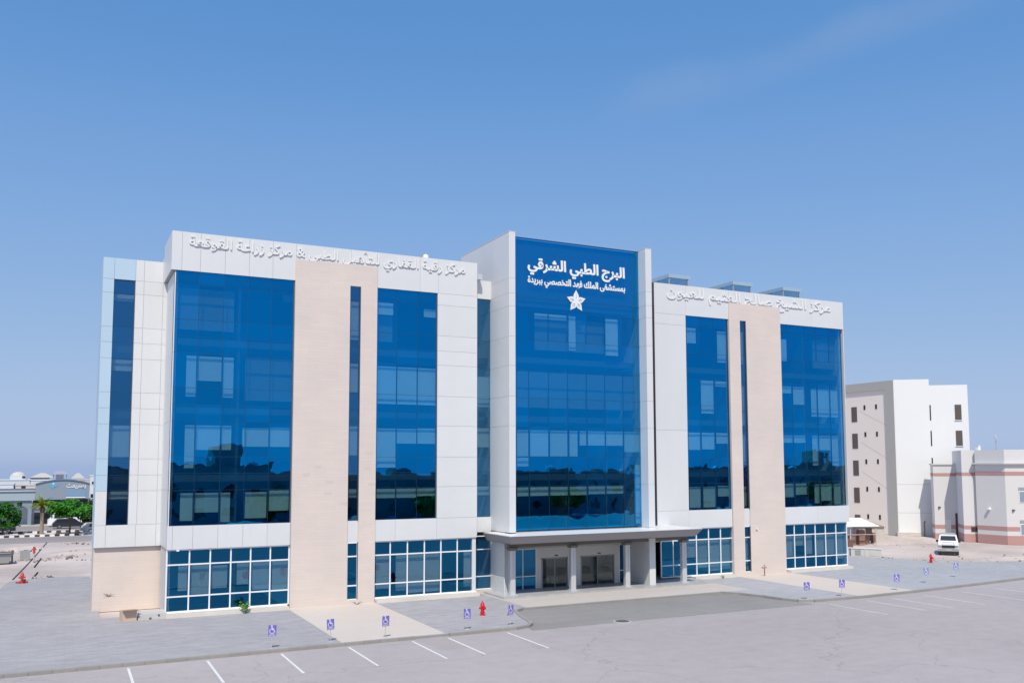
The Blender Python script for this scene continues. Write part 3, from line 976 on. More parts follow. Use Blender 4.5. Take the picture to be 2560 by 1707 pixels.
blinds(TG, TY, [(30.1, 31.05, 10.25, 12.2), (31.2, 32.75, 10.25, 12.2), (32.9, 34.4, 10.25, 12.2), (34.6, 35.3, 10.25, 12.2), (35.5, 36.1, 11.1, 12.2), (36.25, 37.8, 11.1, 12.2), (37.9, 39.5, 11.1, 12.2), (39.6, 41.1, 10.6, 12.2), (30.1, 31.05, 9.5, 10.15),
                (30.1, 31.05, 7.3, 7.95), (31.2, 32.75, 7.3, 7.95), (32.9, 34.4, 7.3, 7.95), (34.6, 36.1, 7.3, 7.95), (36.25, 37.8, 7.35, 7.95), (37.9, 39.5, 7.35, 7.95), (40.6, 41.15, 5.0, 9.6), (31.6, 34.4, 20.7, 21.1), (34.6, 35.2, 18.4, 21.1), (37.95, 39.1, 18.2, 21.1)], y0=60.0)
blinds(TG, TY + .6, [(30.1, 41, 13.9, 16.6), (31.6, 37.8, 18.3, 20.8)], y0=60.0, mat='interior_light')
# solid board behind the sign field at the tower top
piece('sign_board_backing', 'interior', TG, 29.6, 41.1, TY + .25, TY + .4, 21.6, 26.75)
piece('top_cap', 'mullion_dark', TG, 29.5, 41.15, TY - .02, TY + .25, 26.79, 26.83)

# ---- interior floors, partitions, core and roofs
sl = MB()
for z in (4.4, 8.55, 12.95, 17.45, 21.7):
    sl.box(6.4, 27.2, YG + .45, 66.6, z, z + .45)
    sl.box(43.9, 64.9, YG + .45, 66.6, z, z + .45)
for z in (4.3, 8.45, 12.85, 17.35):
    sl.box(29.6, 41.1, TY + .75, 66.6, z, z + .45)
    sl.box(27.6, 29.0, RY + .5, 66.6, z, z + .45)
    sl.box(2.5, 6.0, WY + .8, WY + 4.4, z, z + .45)
sl.box(2.4, 6.0, WY + 4.2, WY + 4.5, .1, 23.5)
sl.box(6.4, 27.3, 66.6, 67.0, .1, 24.0)
sl.box(27.3, 43.9, 66.6, 67.0, .1, 24.0)
sl.box(43.9, 65.0, 66.6, 67.0, .1, 24.0)
for x in (10.2, 17.0, 19.3, 24.9, 47.0, 51.6, 54.6, 57.2, 60.6):
    sl.box(x, x + .15, YG + .5, 66.6, .2, 22.2)
for x in (34.9, 38.6):
    sl.box(x, x + .15, TY + 1.2, 66.6, 4.6, 21)
sl.build('floor_slab', 'interior', hosp)
dk = MB()
dk.box(6.3, 27.3, 61.95, 66.6, 0.02, .1)
dk.box(43.9, 64.9, 61.95, 66.6, 0.02, .1)
dk.build('room_floor', 'interior_light', hosp)
rf = MB()
rf.box(6.1, 27.3, YF + .5, 78, 23.6, 24.1)
rf.box(43.8, 65.0, YF + .5, 78, 23.6, 24.1)
rf.box(29.4, 41.3, TY + .3, 67.6, 26.2, 26.5)
rf.box(2.1, 6.1, WY + .4, WY + 4.4, 23.2, 23.5)
rf.box(27.3, 43.8, 62.4, 78, 23.2, 23.6)
rf.build('roof', 'roofing', hosp)
bw = MB()
bw.box(6.1, 6.4, 67, 78, .1, ZTOP - .05)
bw.box(6.4, 65.0, 77.7, 78, .1, ZTOP - .05)
bw.box(64.7, 65.0, 66.2, 77.7, .1, ZTOP - .05)
bw.box(64.86, 65.02, YG + .1, 66.2, .1, 4.3)
bw.build('outer_wall', 'white_panel', hosp)
# flush lamps and small things on the facade
for x, y, z in ((6.6, 61.33, 4.2), (53.9, 61.27, 4.0)):
    piece('wall_lamp', 'white_frame', hosp, x, x + .16, y - .1, y, z, z + .1)

# ---- entrance under the canopy
EY = 61.6


def ex(x):
    return at(EY, x, 0, 62.4)[0]


def ez(z):
    return at(EY, 0, z, 62.4)[1]


ew = MB()
ew.box(29.5, 44.0, EY + .06, EY + .3, ez(3.2), 4.7)
for a, b in ((29.5, 31.0), (32.9, 33.41), (35.75, 36.93), (40.07, 40.5), (41.2, 41.75), (42.9, 44.1)):
    ew.box(ex(a), ex(b), EY + .02, EY + .3, .2, ez(3.2))
for a, b in ((33.41, 35.75), (36.93, 40.07)):
    ew.box(ex(a), ex(b), EY + .02, EY + .3, ez(2.4), ez(3.2))
EN = ew.build('entrance_wall', 'portal', hosp)
for a, b in ((33.41, 35.75), (36.93, 40.07)):
    fr = MB()
    fr.box(ex(a), ex(a) + .07, EY - .03, EY + .2, .25, ez(2.4))
    fr.box(ex(b) - .07, ex(b), EY - .03, EY + .2, .25, ez(2.4))
    fr.box(ex(a), ex(b), EY - .03, EY + .2, ez(2.4) - .07, ez(2.4))
    mid = (ex(a) + ex(b)) / 2
    fr.box(mid - .03, mid + .03, EY + .02, EY + .1, .25, ez(2.4) - .07)
    d = fr.build('sliding_door', 'grey_metal', hosp)
    for p, q in ((ex(a) + .07, mid - .03), (mid + .03, ex(b) - .07)):
        piece('glass_pane', 'glass_clear', d, p, q, EY + .05, EY + .07, .27, ez(2.4) - .07)
    piece('exit_lamp', 'black', EN, mid + .02, mid + .28, EY - .02, EY + .02, ez(2.52), ez(2.60))
for xs in ([31.05, 31.76, 32.9], [40.54, 41.16], [41.8, 42.88]):
    w = MB()
    X = [ex(x) for x in xs]
    Z = [ez(.05), ez(1.09), ez(3.16)]
    for x in X:
        w.box(x - .035, x + .035, EY - .03, EY + .05, Z[0], Z[-1])
    for z in Z:
        w.box(X[0], X[-1], EY - .025, EY + .045, z - .035, z + .035)
    wo = w.build('window', 'white_frame', hosp)
    for p, q in zip(X, X[1:]):
        for c, d in zip(Z, Z[1:]):
            piece('glass_pane', 'glass_low', wo, p + .035, q - .035, EY + .005, EY + .02, c + .035, d - .035, tilt=.1)
# lobby behind the doors
lb = MB()
lb.box(30, 43.6, 66.2, 66.5, .2, 4.2)
lb.box(30, 43.6, EY + .3, 66.2, .18, .25)
lb.build('lobby', 'portal', hosp)
lc = MB()
lc.box(36.2, 38.9, 64.2, 64.9, .25, 1.3)
lc.build('lobby_desk', 'interior', hosp)
for x in (34.0, 34.8):
    piece('lobby_bench', 'grey_metal', hosp, x, x + .6, 63.4, 63.9, .25, .75)

# ---- canopy with posts
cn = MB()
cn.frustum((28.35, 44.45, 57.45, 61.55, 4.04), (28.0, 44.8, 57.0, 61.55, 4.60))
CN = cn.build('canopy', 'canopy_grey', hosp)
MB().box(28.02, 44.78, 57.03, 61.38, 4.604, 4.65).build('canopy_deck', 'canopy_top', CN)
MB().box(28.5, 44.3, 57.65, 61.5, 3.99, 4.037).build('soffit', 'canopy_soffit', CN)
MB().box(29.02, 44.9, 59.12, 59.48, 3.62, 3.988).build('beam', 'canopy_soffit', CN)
for x in (29.32, 34.38, 39.22, 44.62):
    p = MB()
    h = .215
    c = .06
    oct_ = [(x - h + c, 59.3 - h), (x + h - c, 59.3 - h), (x + h, 59.3 - h + c), (x + h, 59.3 + h - c), (x + h - c, 59.3 + h), (x - h + c, 59.3 + h), (x - h, 59.3 + h - c), (x - h, 59.3 - h + c)]
    p.prism(oct_, .25, 3.42)
    po = p.build('post', 'post_metal', CN)
    MB().box(x - .03, x + .03, 59.3 - h - .012, 59.3 - h + .02, .3, 3.3).build('groove', 'joint_dark', po)
    MB().frustum((x - .26, x + .26, 59.04, 59.56, 3.42), (x - .34, x + .34, 58.96, 59.64, 3.618)).build('bracket', 'canopy_soffit', po)
    MB().box(x - .30, x + .30, 59.0, 59.6, .25, .31).build('base_plate', 'post_metal', po)

# ---- roof skylights and a water tank
for i, (x, y) in enumerate(((48.6, 66.0), (56.0, 66.0), (62.2, 66.0))):
    t = thing('roof_skylight', (x, y, 24.1), ['glazed roof lantern beside the central tower', 'middle glazed roof lantern above the raised lettering', 'glazed roof lantern nearest the far roof corner'][i], 'skylight', 'glass lanterns on the clinic roof', local=True)
    w, dpt, h = 2.1, 6.5, 2.75
    fr = MB()
    for xx in (0, w):
        for k in range(5):
            yy = dpt * k / 4
            fr.box(xx - .05, xx + .05, yy - .05, yy + .05, 0, h - .3)
    for yy in (0, dpt):
        fr.box(.05, w - .05, yy - .04, yy + .04, .0, .12)
    fr.build('frame', 'grey_metal', t)
    MB().frustum((-.1, w + .15, -.1, dpt + .1, h - .3), (-.16, w + .22, -.18, dpt + .15, h)).build('lid', 'blue_panel', t)
    MB().box(.06, w - .06, .0, .03, .1, h - .3).build('glass_pane', 'glass_lantern', t)
    MB().box(.06, w - .06, dpt - .03, dpt, .1, h - .3).build('glass_pane', 'glass_lantern', t)
    for xx in (0, w):
        for k in range(4):
            MB().box(xx - .015, xx + .015, dpt * k / 4 + .06, dpt * (k + 1) / 4 - .06, .05, h - .3).build('glass_pane', 'glass_lantern', t)
    MB().box(.3, w - .3, 1.5, dpt - .5, 0, 1.7).build('duct', 'roofing', t)
t = thing('roof_water_tank', (23.62, 62.2, 24.1), 'small white domed tank peeking over the roof edge above the raised lettering', 'tank', local=True)
MB().lathe((0, 0, 0), [(.23, 0), (.23, .95), (.2, 1.06), (.12, 1.14), (.02, 1.17)], 20).build('drum', 'water_tank', t, smooth=True)
MB().box(-.32, -.2, -.05, .05, 0, 1.0).build('pipe_box', 'grey_metal', t)

# ------------------------------------------------------------------ Arabic lettering (joined letter forms, right to left)
FORM = {'ا': 0xFE8D, 'أ': 0xFE83, 'ب': 0xFE8F, 'ة': 0xFE93, 'ت': 0xFE95, 'ث': 0xFE99, 'ج': 0xFE9D, 'ح': 0xFEA1, 'خ': 0xFEA5, 'د': 0xFEA9, 'ر': 0xFEAD, 'ز': 0xFEAF, 'س': 0xFEB1, 'ش': 0xFEB5, 'ص': 0xFEB9, 'ط': 0xFEC1, 'ع': 0xFEC9, 'غ': 0xFECD, 'ف': 0xFED1, 'ق': 0xFED5, 'ك': 0xFED9, 'ل': 0xFEDD, 'م': 0xFEE1, 'ن': 0xFEE5, 'ه': 0xFEE9, 'و': 0xFEED, 'ى': 0xFEEF, 'ي': 0xFEF1}
NOJOIN = 'اأةدرزوى'


def shaped(t):
    out = []
    for i, c in enumerate(t):
        if c not in FORM:
            out.append(c)
            continue
        p = i > 0 and t[i - 1] in FORM and t[i - 1] not in NOJOIN
        q = i < len(t) - 1 and t[i + 1] in FORM and c not in NOJOIN
        out.append(chr(FORM[c] + (3 if p and q else 1 if p else 2 if q else 0)))
    return out[::-1]


GLY = {}


def glyph(ch):
    """outlines and advance width of one letter form"""
    if ch in GLY:
        return GLY[ch]
    cu = bpy.data.curves.new('glyph', 'FONT')
    cu.resolution_u = 3

    def outlines(body):
        cu.body = body
        o = bpy.data.objects.new('glyph', cu)
        COL.objects.link(o)
        dg = bpy.context.evaluated_depsgraph_get()
        c2 = o.evaluated_get(dg).to_curve(dg)
        pol = []
        for sp in c2.splines:
            pts = []
            if sp.type == 'BEZIER':
                bp = sp.bezier_points
                for a, b in zip(bp, list(bp[1:]) + [bp[0]]):
                    n = 1 if (a.handle_right_type == 'VECTOR' and b.handle_left_type == 'VECTOR') else 4
                    for v in geometry.interpolate_bezier(a.co, a.handle_right, b.handle_left, b.co, n + 1)[:-1]:
                        pts.append((v.x, v.y))
            else:
                pts = [(p.co.x, p.co.y) for p in sp.points]
            cl = [p for i, p in enumerate(pts) if math.hypot(p[0] - pts[i - 1][0], p[1] - pts[i - 1][1]) > 1e-4]
            if len(cl) > 2:
                pol.append(cl)
        o.evaluated_get(dg).to_curve_clear()
        bpy.data.objects.remove(o)
        return pol
    a = outlines(ch)
    two = outlines(ch + ch)
    if a and len(two) >= 2 * len(a):
        adv = min(p[0] for q in two[len(a):] for p in q) - min(p[0] for q in a for p in q)
    else:
        adv = 0.28
    bpy.data.curves.remove(cu)
    GLY[ch] = (a, adv)
    return GLY[ch]


def area(p):
    return 0.5 * sum(a[0] * b[1] - b[0] * a[1] for a, b in zip(p, p[1:] + p[:1]))


def inside(pt, poly):
    x, y = pt
    c = False
    for (x1, y1), (x2, y2) in zip(poly, poly[1:] + poly[:1]):
        if (y1 > y) != (y2 > y) and x < (x2 - x1) * (y - y1) / (y2 - y1) + x1:
            c = not c
    return c


def fatten(poly, d):
    out = []
    n = len(poly)
    for i in range(n):
        p0, p1, p2 = Vector(poly[i - 1]), Vector(poly[i]), Vector(poly[(i + 1) % n])
        e1, e2 = (p1 - p0).normalized(), (p2 - p1).normalized()
        n1, n2 = Vector((e1.y, -e1.x)), Vector((e2.y, -e2.x))
        b = n1 + n2
        if b.length < 1e-3:
            b = n1
        b.normalize()
        k = d / max(.5, b.dot(n1))
        out.append((p1.x + b.x * k, p1.y + b.y * k))
    return out


def lettering(name, text, x0, x1, base, height, y, thick, mat, label, bold=0.0, fat_y=1.0):
    """raised letters facing -Y; the words are its parts; x0..x1 and the baseline are in metres"""
    words = text.split(' ')[::-1]
    runs, pen = [], 0.0
    for w in words:
        gl = []
        for ch in shaped(w):
            a, adv = glyph(ch)
            gl.append((pen, a))
            pen += adv
        runs.append(gl)
        pen += 0.26
    pen -= 0.26
    sx = (x1 - x0) / pen
    root = thing(name, ((x0 + x1) / 2, y, base), label, 'sign')
    tops = [p[1] for gl in runs for _, a in gl for q in a for p in q]
    sy = height / max(tops)
    for gl in runs:
        m = MB()
        for gi, (px, a) in enumerate(gl):
            polys = []
            big = max(a, key=lambda q: abs(area(q))) if a else None
            sgn = 1 if big and area(big) > 0 else -1
            outs = [q for q in a if area(q) * sgn > 0]
            holes = [q for q in a if area(q) * sgn < 0]
            for oi, q in enumerate(outs):
                hs = [h for h in holes if inside(h[0], q) and abs(area(h)) < abs(area(q))]
                q = q if area(q) > 0 else q[::-1]
                hs = [h if area(h) < 0 else h[::-1] for h in hs]
                if bold:
                    q = fatten(q, bold)
                    hs = [fatten(h, bold * .7) for h in hs]
                yy = y - thick - .0023 * ((gi * 3 + oi) % 7)
                loops = [[(x0 + (px + u) * sx, base + v * sy) for u, v in lp] for lp in [q] + hs]
                flatl = [p for lp in loops for p in lp]
                tri = geometry.tessellate_polygon([[Vector((u, v, 0)) for u, v in lp] for lp in loops])
                vs = [(u, yy, v) for u, v in flatl] + [(u, y, v) for u, v in flatl]
                n = len(flatl)
                fs = []
                for t in tri:
                    p, r, s_ = (Vector(flatl[i]) for i in t)
                    fs.append(tuple(t) if (r - p).cross(s_ - p) > 0 else tuple(t[::-1]))
                k = 0
                for lp in loops:
                    c = len(lp)
                    fs += [(k + i, k + i + n, k + (i + 1) % c + n, k + (i + 1) % c) for i in range(c)]
                    k += c
                m.add(vs, fs)
        m.build('word', mat, root)
    return root


lettering('lettering_sign', 'البرج الطبي الشرقي', 31.0, 39.8, 24.52, 0.80, 59.97, .07, 'letter', 'large white Arabic lettering on the blue glass top of the tower', bold=0.032)
lettering('lettering_sign', 'بمستشفى الملك فهد التخصصي ببريدة', 31.0, 39.8, 23.42, 0.50, 59.97, .06, 'letter', 'smaller second line of white Arabic lettering on the tower glass', bold=0.03)
lettering('lettering_sign', 'مركز رقية القفاري للتأهيل الطبي & مركز زراعة القوقعة', 6.85, 26.5, 23.92, 0.86, 61.38, .055, 'letter_grey', 'long row of raised white Arabic letters along the near roof fascia', bold=0.012)
lettering('lettering_sign', 'مركز الشيخ صالح العثيم للعيون', 44.9, 63.7, 23.80, 0.84, 61.38, .055, 'letter_grey', 'row of raised white Arabic letters along the far roof fascia', bold=0.010)

# the five-petal emblem below the tower lettering
emb = thing('star_emblem', (35.25, 59.97, 21.6), 'white five-petal star emblem below the tower lettering', 'emblem')
ec = Vector((35.25, 22.28))
for k in range(5):
    a = R(90 + 72 * k)
    d = Vector((math.cos(a), math.sin(a)))
    nrm = Vector((-d.y, d.x))
    L = .80
    prof = [(0.0, 0), (.16, .12), (.32, .22), (.44, .235), (.58, .17), (.74, .07), (.88, 0)]
    pts = [ec + d * s + nrm * w for s, w in prof] + [ec + d * s - nrm * w for s, w in prof[-2:0:-1]]
    pts = [(p.x, p.y) for p in pts]
    if area(pts) < 0:
        pts = pts[::-1]
    m = MB()
    m.xprism(pts, 59.97 - .05 - .002 * k, 59.97)
    p = m.build('petal', 'letter', emb)
    ln = MB()
    yl = 59.97 - .056 - .002 * k
    for s0, s1, off in ((.2, .6, .0), (.26, .5, .11), (.26, .5, -.11)):
        if k == 0 and off != 0:
            continue
        q0, q1 = ec + d * s0 + nrm * off * .4, ec + d * s1 + nrm * off
        e = (q1 - q0).normalized()
        w = Vector((-e.y, e.x)) * .014
        lp = [q0 - w, q1 - w, q1 + w, q0 + w]
        lp = [(v.x, v.y) for v in lp]
        if area(lp) < 0:
            lp = lp[::-1]
        ln.xprism(lp, yl - .004, yl + .02)
    ln.build('vein', 'emblem_line', p)

# ------------------------------------------------------------------ disabled-parking signs
def wheelchair(m, cx, cz, s, y):
    """white wheelchair figure made of flat bars, facing -Y"""
    def bar(x0, z0, x1, z1, w):
        a, b = Vector((x0, z0)), Vector((x1, z1))
        e = (b - a).normalized()
        q = Vector((-e.y, e.x)) * w
        lp = [(v.x * s + cx, v.y * s + cz) for v in (a - q, b - q, b + q, a + q)]
        if area(lp) < 0:
            lp = lp[::-1]
        m.xprism(lp, y - .004, y)
    m.xprism([(cx + s * (-.08 + .09 * math.cos(t)), cz + s * (.40 + .09 * math.sin(t))) for t in [2 * math.pi * i / 10 for i in range(10)]], y - .004, y)
    bar(-.07, .30, -.04, -.02, .06)
    bar(-.04, .12, .16, .12, .035)
    bar(-.05, -.02, .16, -.02, .05)
    bar(.15, -.0, .26, -.30, .045)
    bar(.24, -.30, .34, -.27, .035)
    n = 14
    for i in range(n):
        t0, t1 = R(120 + 230 * i / n), R(120 + 230 * (i + 1) / n)
        bar(-.03 + .27 * math.cos(t0), -.17 + .27 * math.sin(t0), -.03 + .27 * math.cos(t1), -.17 + .27 * math.sin(t1), .035)


SIGNS = [(10.0, 48.45, 0, 'disabled-parking sign nearest the left end of the kerb'),
         (13.25, 48.85, 0, 'disabled-parking sign at the left edge of the beige entrance path'),
         (16.2, 48.55, 0, 'disabled-parking sign standing in the middle of the beige entrance path'),
         (21.2, 48.75, 0, 'disabled-parking sign left of the red hydrant by the forecourt'),
         (23.98, 48.75, 1, 'disabled-parking sign with a skewed board at the rounded kerb corner'),
         (47.2, 48.5, 2, 'disabled-parking sign just past the far kerb corner of the forecourt'),
         (50.4, 48.4, 2, 'disabled-parking sign at the near edge of the far beige path'),
         (56.5, 48.75, 2, 'disabled-parking sign at the far edge of the far beige path'),
         (62.1, 50.65, 3, 'pale disabled-parking sign, second from the far end of the row'),
         (67.4, 52.1, 3, 'pale disabled-parking sign at the far end of the row')]
for i, (x, y, kind, lab) in enumerate(SIGNS):
    t = thing('parking_sign', (x, y, SW), lab, 'sign', 'disabled-parking signs along the kerb', rz=R(random.uniform(-6, 6)) + (R(14) if kind == 1 else R(-22) if kind >= 2 else 0), local=True)
    MB().tube((0, .02, 0), (0, .02, 1.15), .021, n=8).build('post', 'post_pale', t)
    MB().box(-.09, .09, -.07, .11, 0, .012).build('base_plate', 'concrete', t)
    t.rotation_euler.x = R(random.uniform(-2.5, 2.5))
    t.rotation_euler.y = R(random.uniform(-3, 3))
    bm_ = 'sign_blue' if kind < 3 else 'sign_blue_pale'
    b = MB().box(-.205, .205, -.012, .004, .63, 1.19)
    if kind == 1:
        b.box(-.30, -.205, -.010, .002, .63, .72)
    bo = b.build('board', bm_, t)
    sm = MB()
    wheelchair(sm, 0, .97, .46, -.012)
    sm.build('symbol', 'painted_white', bo)
    st = MB()
    for q in range(5):
        st.box(-.16 + q * .066, -.11 + q * .066, -.016, -.012, .665, .70)
    st.box(-.19, .19, -.016, -.012, .735, .745)
    st.build('caption', 'painted_white', bo)

# ------------------------------------------------------------------ hydrants
def hydrant(loc, rz, label, mat='hydrant_red', valve=False, s=1.0):
    t = thing('fire_hydrant', loc, label, 'hydrant', 'red fire hydrants', rz=rz, local=True)
    b = MB().lathe((0, 0, 0), [(.17, 0), (.17, .05), (.125, .06), (.115, .14), (.15, .15), (.15, .20), (.105, .21), (.10, .52), (.14, .53), (.14, .585), (.125, .60), (.115, .69), (.08, .76), (.035, .79), (.035, .85), (.0, .86)], 16)
    b.v = [(x * s, y * s, z * s) for x, y, z in b.v]
    b.build('barrel', mat, t, smooth=True)
    for dx, dy, r in ((1, 0, .06), (-1, 0, .06), (0, -1, .085)):
        c = MB()
        c.tube((dx * .08 * s, dy * .08 * s, .44 * s), (dx * .19 * s, dy * .19 * s, .44 * s), r * s, n=12)
        c.tube((dx * .19 * s, dy * .19 * s, .44 * s), (dx * .225 * s, dy * .225 * s, .44 * s), r * 1.15 * s, n=12)
        c.build('nozzle', mat, t, smooth=True)
    if valve:
        MB().tube((-.45, 0, .12), (.45, 0, .12), .07).tube((.25, .25, .0), (.25, .25, .3), .08).build('pipe', mat, t, smooth=True)
    return t


hydrant((24.05, 52.9, SW), 0.3, 'bright red fire hydrant on the pavement near the entrance forecourt', s=1.05)
hydrant((75.2, 60.8, SW), 0.5, 'bright red fire hydrant at the paving edge near the white truck', s=1.05)
hydrant((-2.66, 84.7, SW), 0.2, 'red fire hydrant with side pipe at the dusty corner of the paving', mat='hydrant_old', valve=True, s=1.1)

# ------------------------------------------------------------------ small things at the building foot
t = thing('cardboard_box', (3.9, 61.3, SW), 'open tan cardboard box standing by the stone wall corner', 'box', rz=R(10), local=True)
bx = MB()
bx.box(-.42, .42, -.35, -.33, 0, .62).box(-.42, .42, .33, .35, 0, .62).box(-.42, -.40, -.33, .33, 0, .62).box(.40, .42, -.33, .33, 0, .62).box(-.4, .4, -.33, .33, 0, .02)
bx.build('box', 'cardboard', t)
MB().obox((0, -.5, .66), (.42, 0, 0), (0, .16, -.06), (0, 0, .008)).build('flap', 'cardboard', t)
MB().obox((.55, 0, .55), (.14, 0, -.1), (0, .33, 0), (0, 0, .008)).build('flap', 'cardboard', t)
t = thing('concrete_step', (5.4, 61.6, SW), 'low worn concrete block at the foot of the stone wall corner', 'step', local=True)
MB().frustum((-.95, .75, -.55, 1.2, 0), (-.9, .7, -.5, 1.2, .33)).build('block', 'concrete', t)
MB().box(-.3, -.18, -.58, -.5, .02, .12).box(.2, .3, -.56, -.49, .18, .28).build('bracket', 'iron', t)


def weed(name, loc, label, cat, mat, n, h, spread, leaf, twigs=5, group=None):
    rnd = random.Random(sum(map(ord, label)))
    t = thing(name, loc, label, cat, group, local=True)
    st, lv = MB(), MB()
    for k in range(twigs):
        a = rnd.uniform(0, 6.28)
        tip = Vector((math.cos(a) * spread * rnd.uniform(.3, 1), math.sin(a) * spread * rnd.uniform(.2, .7), h * rnd.uniform(.6, 1)))
        mid = tip * .5 + Vector((0, 0, h * .12))
        st.tube((0, 0, 0), mid, .014, .010, n=5)
        st.tube(mid, tip, .010, .005, n=5)
        for j in range(n):
            s = rnd.uniform(.25, 1.05)
            c = (mid * (2 * s) if s < .5 else mid.lerp(tip, 2 * s - 1)) + Vector([rnd.gauss(0, leaf * .9) for _ in range(3)])
            c.z = max(c.z, .02)
            u = Vector([rnd.gauss(0, 1) for _ in range(3)]).normalized() * leaf
            v = u.orthogonal().normalized() * leaf * .55
            lv.add([c - u, c + v, c + u, c - v], [(0, 1, 2, 3)])
    st.build('stem', 'twig', t)
    if n:
        lv.build('foliage', mat, t)
    return t


weed('weed', (10.85, 60.6, SW), 'fresh green weed growing at the plinth under the left windows', 'plant', 'leaf_weed', 16, .85, .42, .075, twigs=7)
weed('weed', (49.6, 60.6, SW), 'tiny green weed under the windows beyond the canopy', 'plant', 'leaf_weed', 8, .3, .25, .05, twigs=5)
weed('dry_twig', (18.3, 61.0, SW), 'dry brown twig lying at the foot of the stone pier', 'twig', 'twig', 0, .18, .6, .05, twigs=9)
weed('dry_twig', (3.0, 66.40, 1.0), 'dry spiky twig caught on the beige wall of the set-back wing', 'twig', 'twig', 0, .25, .55, .05, twigs=10)
t = thing('rusty_valve', (53.9, 60.3, SW), 'small rusty brown valve pipe standing beside the far stone pier', 'pipe', local=True)
MB().tube((0, 0, 0), (0, 0, .75), .05, n=8).build('pipe', 'brick_brown', t)
MB().tube((-.28, 0, .72), (.2, 0, .72), .075, n=8).tube((0, 0, .72), (0, 0, .95), .06, n=8).build('valve', 'timber', t)

# ------------------------------------------------------------------ trees
def tree(name, loc, label, mat, trunk_h, rx, rz, cz, n=2600, leaf=.13, boxy=False, seed=1, trunk_r=.14, group=None, bark='bark'):
    rnd = random.Random(seed)
    t = thing(name, loc, label, 'tree', group, local=True)
    tk = MB()
    tk.tube((0, 0, -.05), (.05, 0, trunk_h), trunk_r, trunk_r * .75, n=9)
    limbs = []
    for k in range(6):
        a = k * 1.05 + rnd.uniform(-.3, .3)
        e = Vector((math.cos(a) * rx * rnd.uniform(.4, .75), math.sin(a) * rx * rnd.uniform(.4, .75), cz + rz * rnd.uniform(-.3, .6)))
        tk.tube((.05, 0, trunk_h - .1), e, trunk_r * .5, trunk_r * .15, n=6)
        limbs.append(e)
    tk.build('trunk', bark, t)
    cl = []
    for k in range(70):
        for _ in range(50):
            p = Vector((rnd.uniform(-1, 1), rnd.uniform(-1, 1), rnd.uniform(-1, 1)))
            q = max(abs(p.x), abs(p.y), abs(p.z)) * .93 if boxy else p.length
            if .35 < q < .95:
                break
        cl.append((Vector((p.x * rx, p.y * rx, cz + p.z * rz)), rnd.uniform(.18, .34)))
    lv = MB()
    for i in range(n):
        c, s = rnd.choice(cl)
        d = Vector([rnd.gauss(0, 1) for _ in range(3)])
        d = d.normalized() * (abs(rnd.gauss(0, .6)))
        pos = c + Vector((d.x * rx * s, d.y * rx * s, d.z * min(rz, rx) * s))
        if boxy:
            pos.x = max(-rx, min(rx, pos.x)) + rnd.gauss(0, .03)
            pos.z = max(cz - rz, min(cz + rz, pos.z)) + rnd.gauss(0, .03)
        u = Vector([rnd.gauss(0, 1) for _ in range(3)]).normalized() * leaf * rnd.uniform(.6, 1.3)
        v = u.orthogonal().normalized() * leaf * .6
        lv.add([pos - u, pos + v, pos + u, pos - v], [(0, 1, 2, 3)])
    lv.build('crown', mat, t)
    return t


tree('street_tree', (1.15, 143.2, 0), 'spreading bright green tree beside the white wing, on the striped verge', 'leaf_bright', 2.3, 2.95, 1.15, 3.8, n=9000, leaf=.2, seed=3)
tree('street_tree', (-7.3, 147.5, 0), 'dense clipped dark green tree at the left border', 'leaf_mid', 1.3, 2.1, 1.6, 2.85, n=11000, leaf=.17, boxy=True, seed=5)
tree('street_tree', (4.6, 152.5, 0), 'dark tree half hidden behind the white wing', 'leaf_dark', 1.2, 2.4, 2.0, 2.5, n=9000, leaf=.19, seed=9)
# palm on the verge
t = thing('palm_tree', (-2.4, 146.0, 0), 'young palm with a pale trunk between the two green trees', 'tree', local=True)
MB().tube((0, 0, -.05), (0, 0, 3.2), .27, .24, n=12).build('trunk', 'palm_bark', t, smooth=True)
MB().lathe((0, 0, 3.1), [(.22, 0), (.34, .25), (.36, .6), (.2, .95)], 12).build('boot_skirt', 'bark', t)
rnd = random.Random(4)
fr = MB()
for k in range(40):
    a = rnd.uniform(0, 6.28)
    el = rnd.uniform(.3, 1.35)
    L = rnd.uniform(1.6, 2.3)
    p = Vector((0, 0, 4.0))
    d = Vector((math.cos(a) * math.cos(el), math.sin(a) * math.cos(el), math.sin(el)))
    for s in range(7):
        q = p + d * L / 7
        sd = d.cross(Vector((0, 0, 1))).normalized()
        for sg in (-1, 1):
            for j in range(2):
                b0 = p.lerp(q, j * .5)
                tip = b0 + sd * sg * .42 * (1 - s / 9) + d * .12 - Vector((0, 0, .08))
                fr.add([b0, b0 + d * .11, tip], [(0, 1, 2)])
        p = q
        d = (d - Vector((0, 0, .22))).normalized()
fr.build('crown', 'leaf_palm', t)

# striped verges
for i, (y, x1, nm) in enumerate(((142.7, 3.0, 'verge_kerb'), (151.0, 10.0, 'verge_kerb'))):
    vk = tag(thing(nm, (-5, y, 0), None, None), kind='structure')
    kerb_run(vk, [(-26, y), (x1, y)], ['kerb_white', 'kerb_black'], length=0.62, w=.2, z0=-.03, z1=.24, gap=.01)
    slab('verge', [(-26, y + .1), (x1, y + .1), (x1, y + 3.6 if i == 0 else y + 1.2), (-26, y + 3.6 if i == 0 else y + 1.2)], -.03, .12, 'sand')
vk = tag(thing('verge_kerb', (-5, 146.4, 0), None, None), kind='structure')
kerb_run(vk, [(-26, 146.4), (5, 146.4)], ['kerb_white', 'kerb_white', 'kerb_black'], length=0.8, w=.2, z0=-.03, z1=.24, gap=.01)

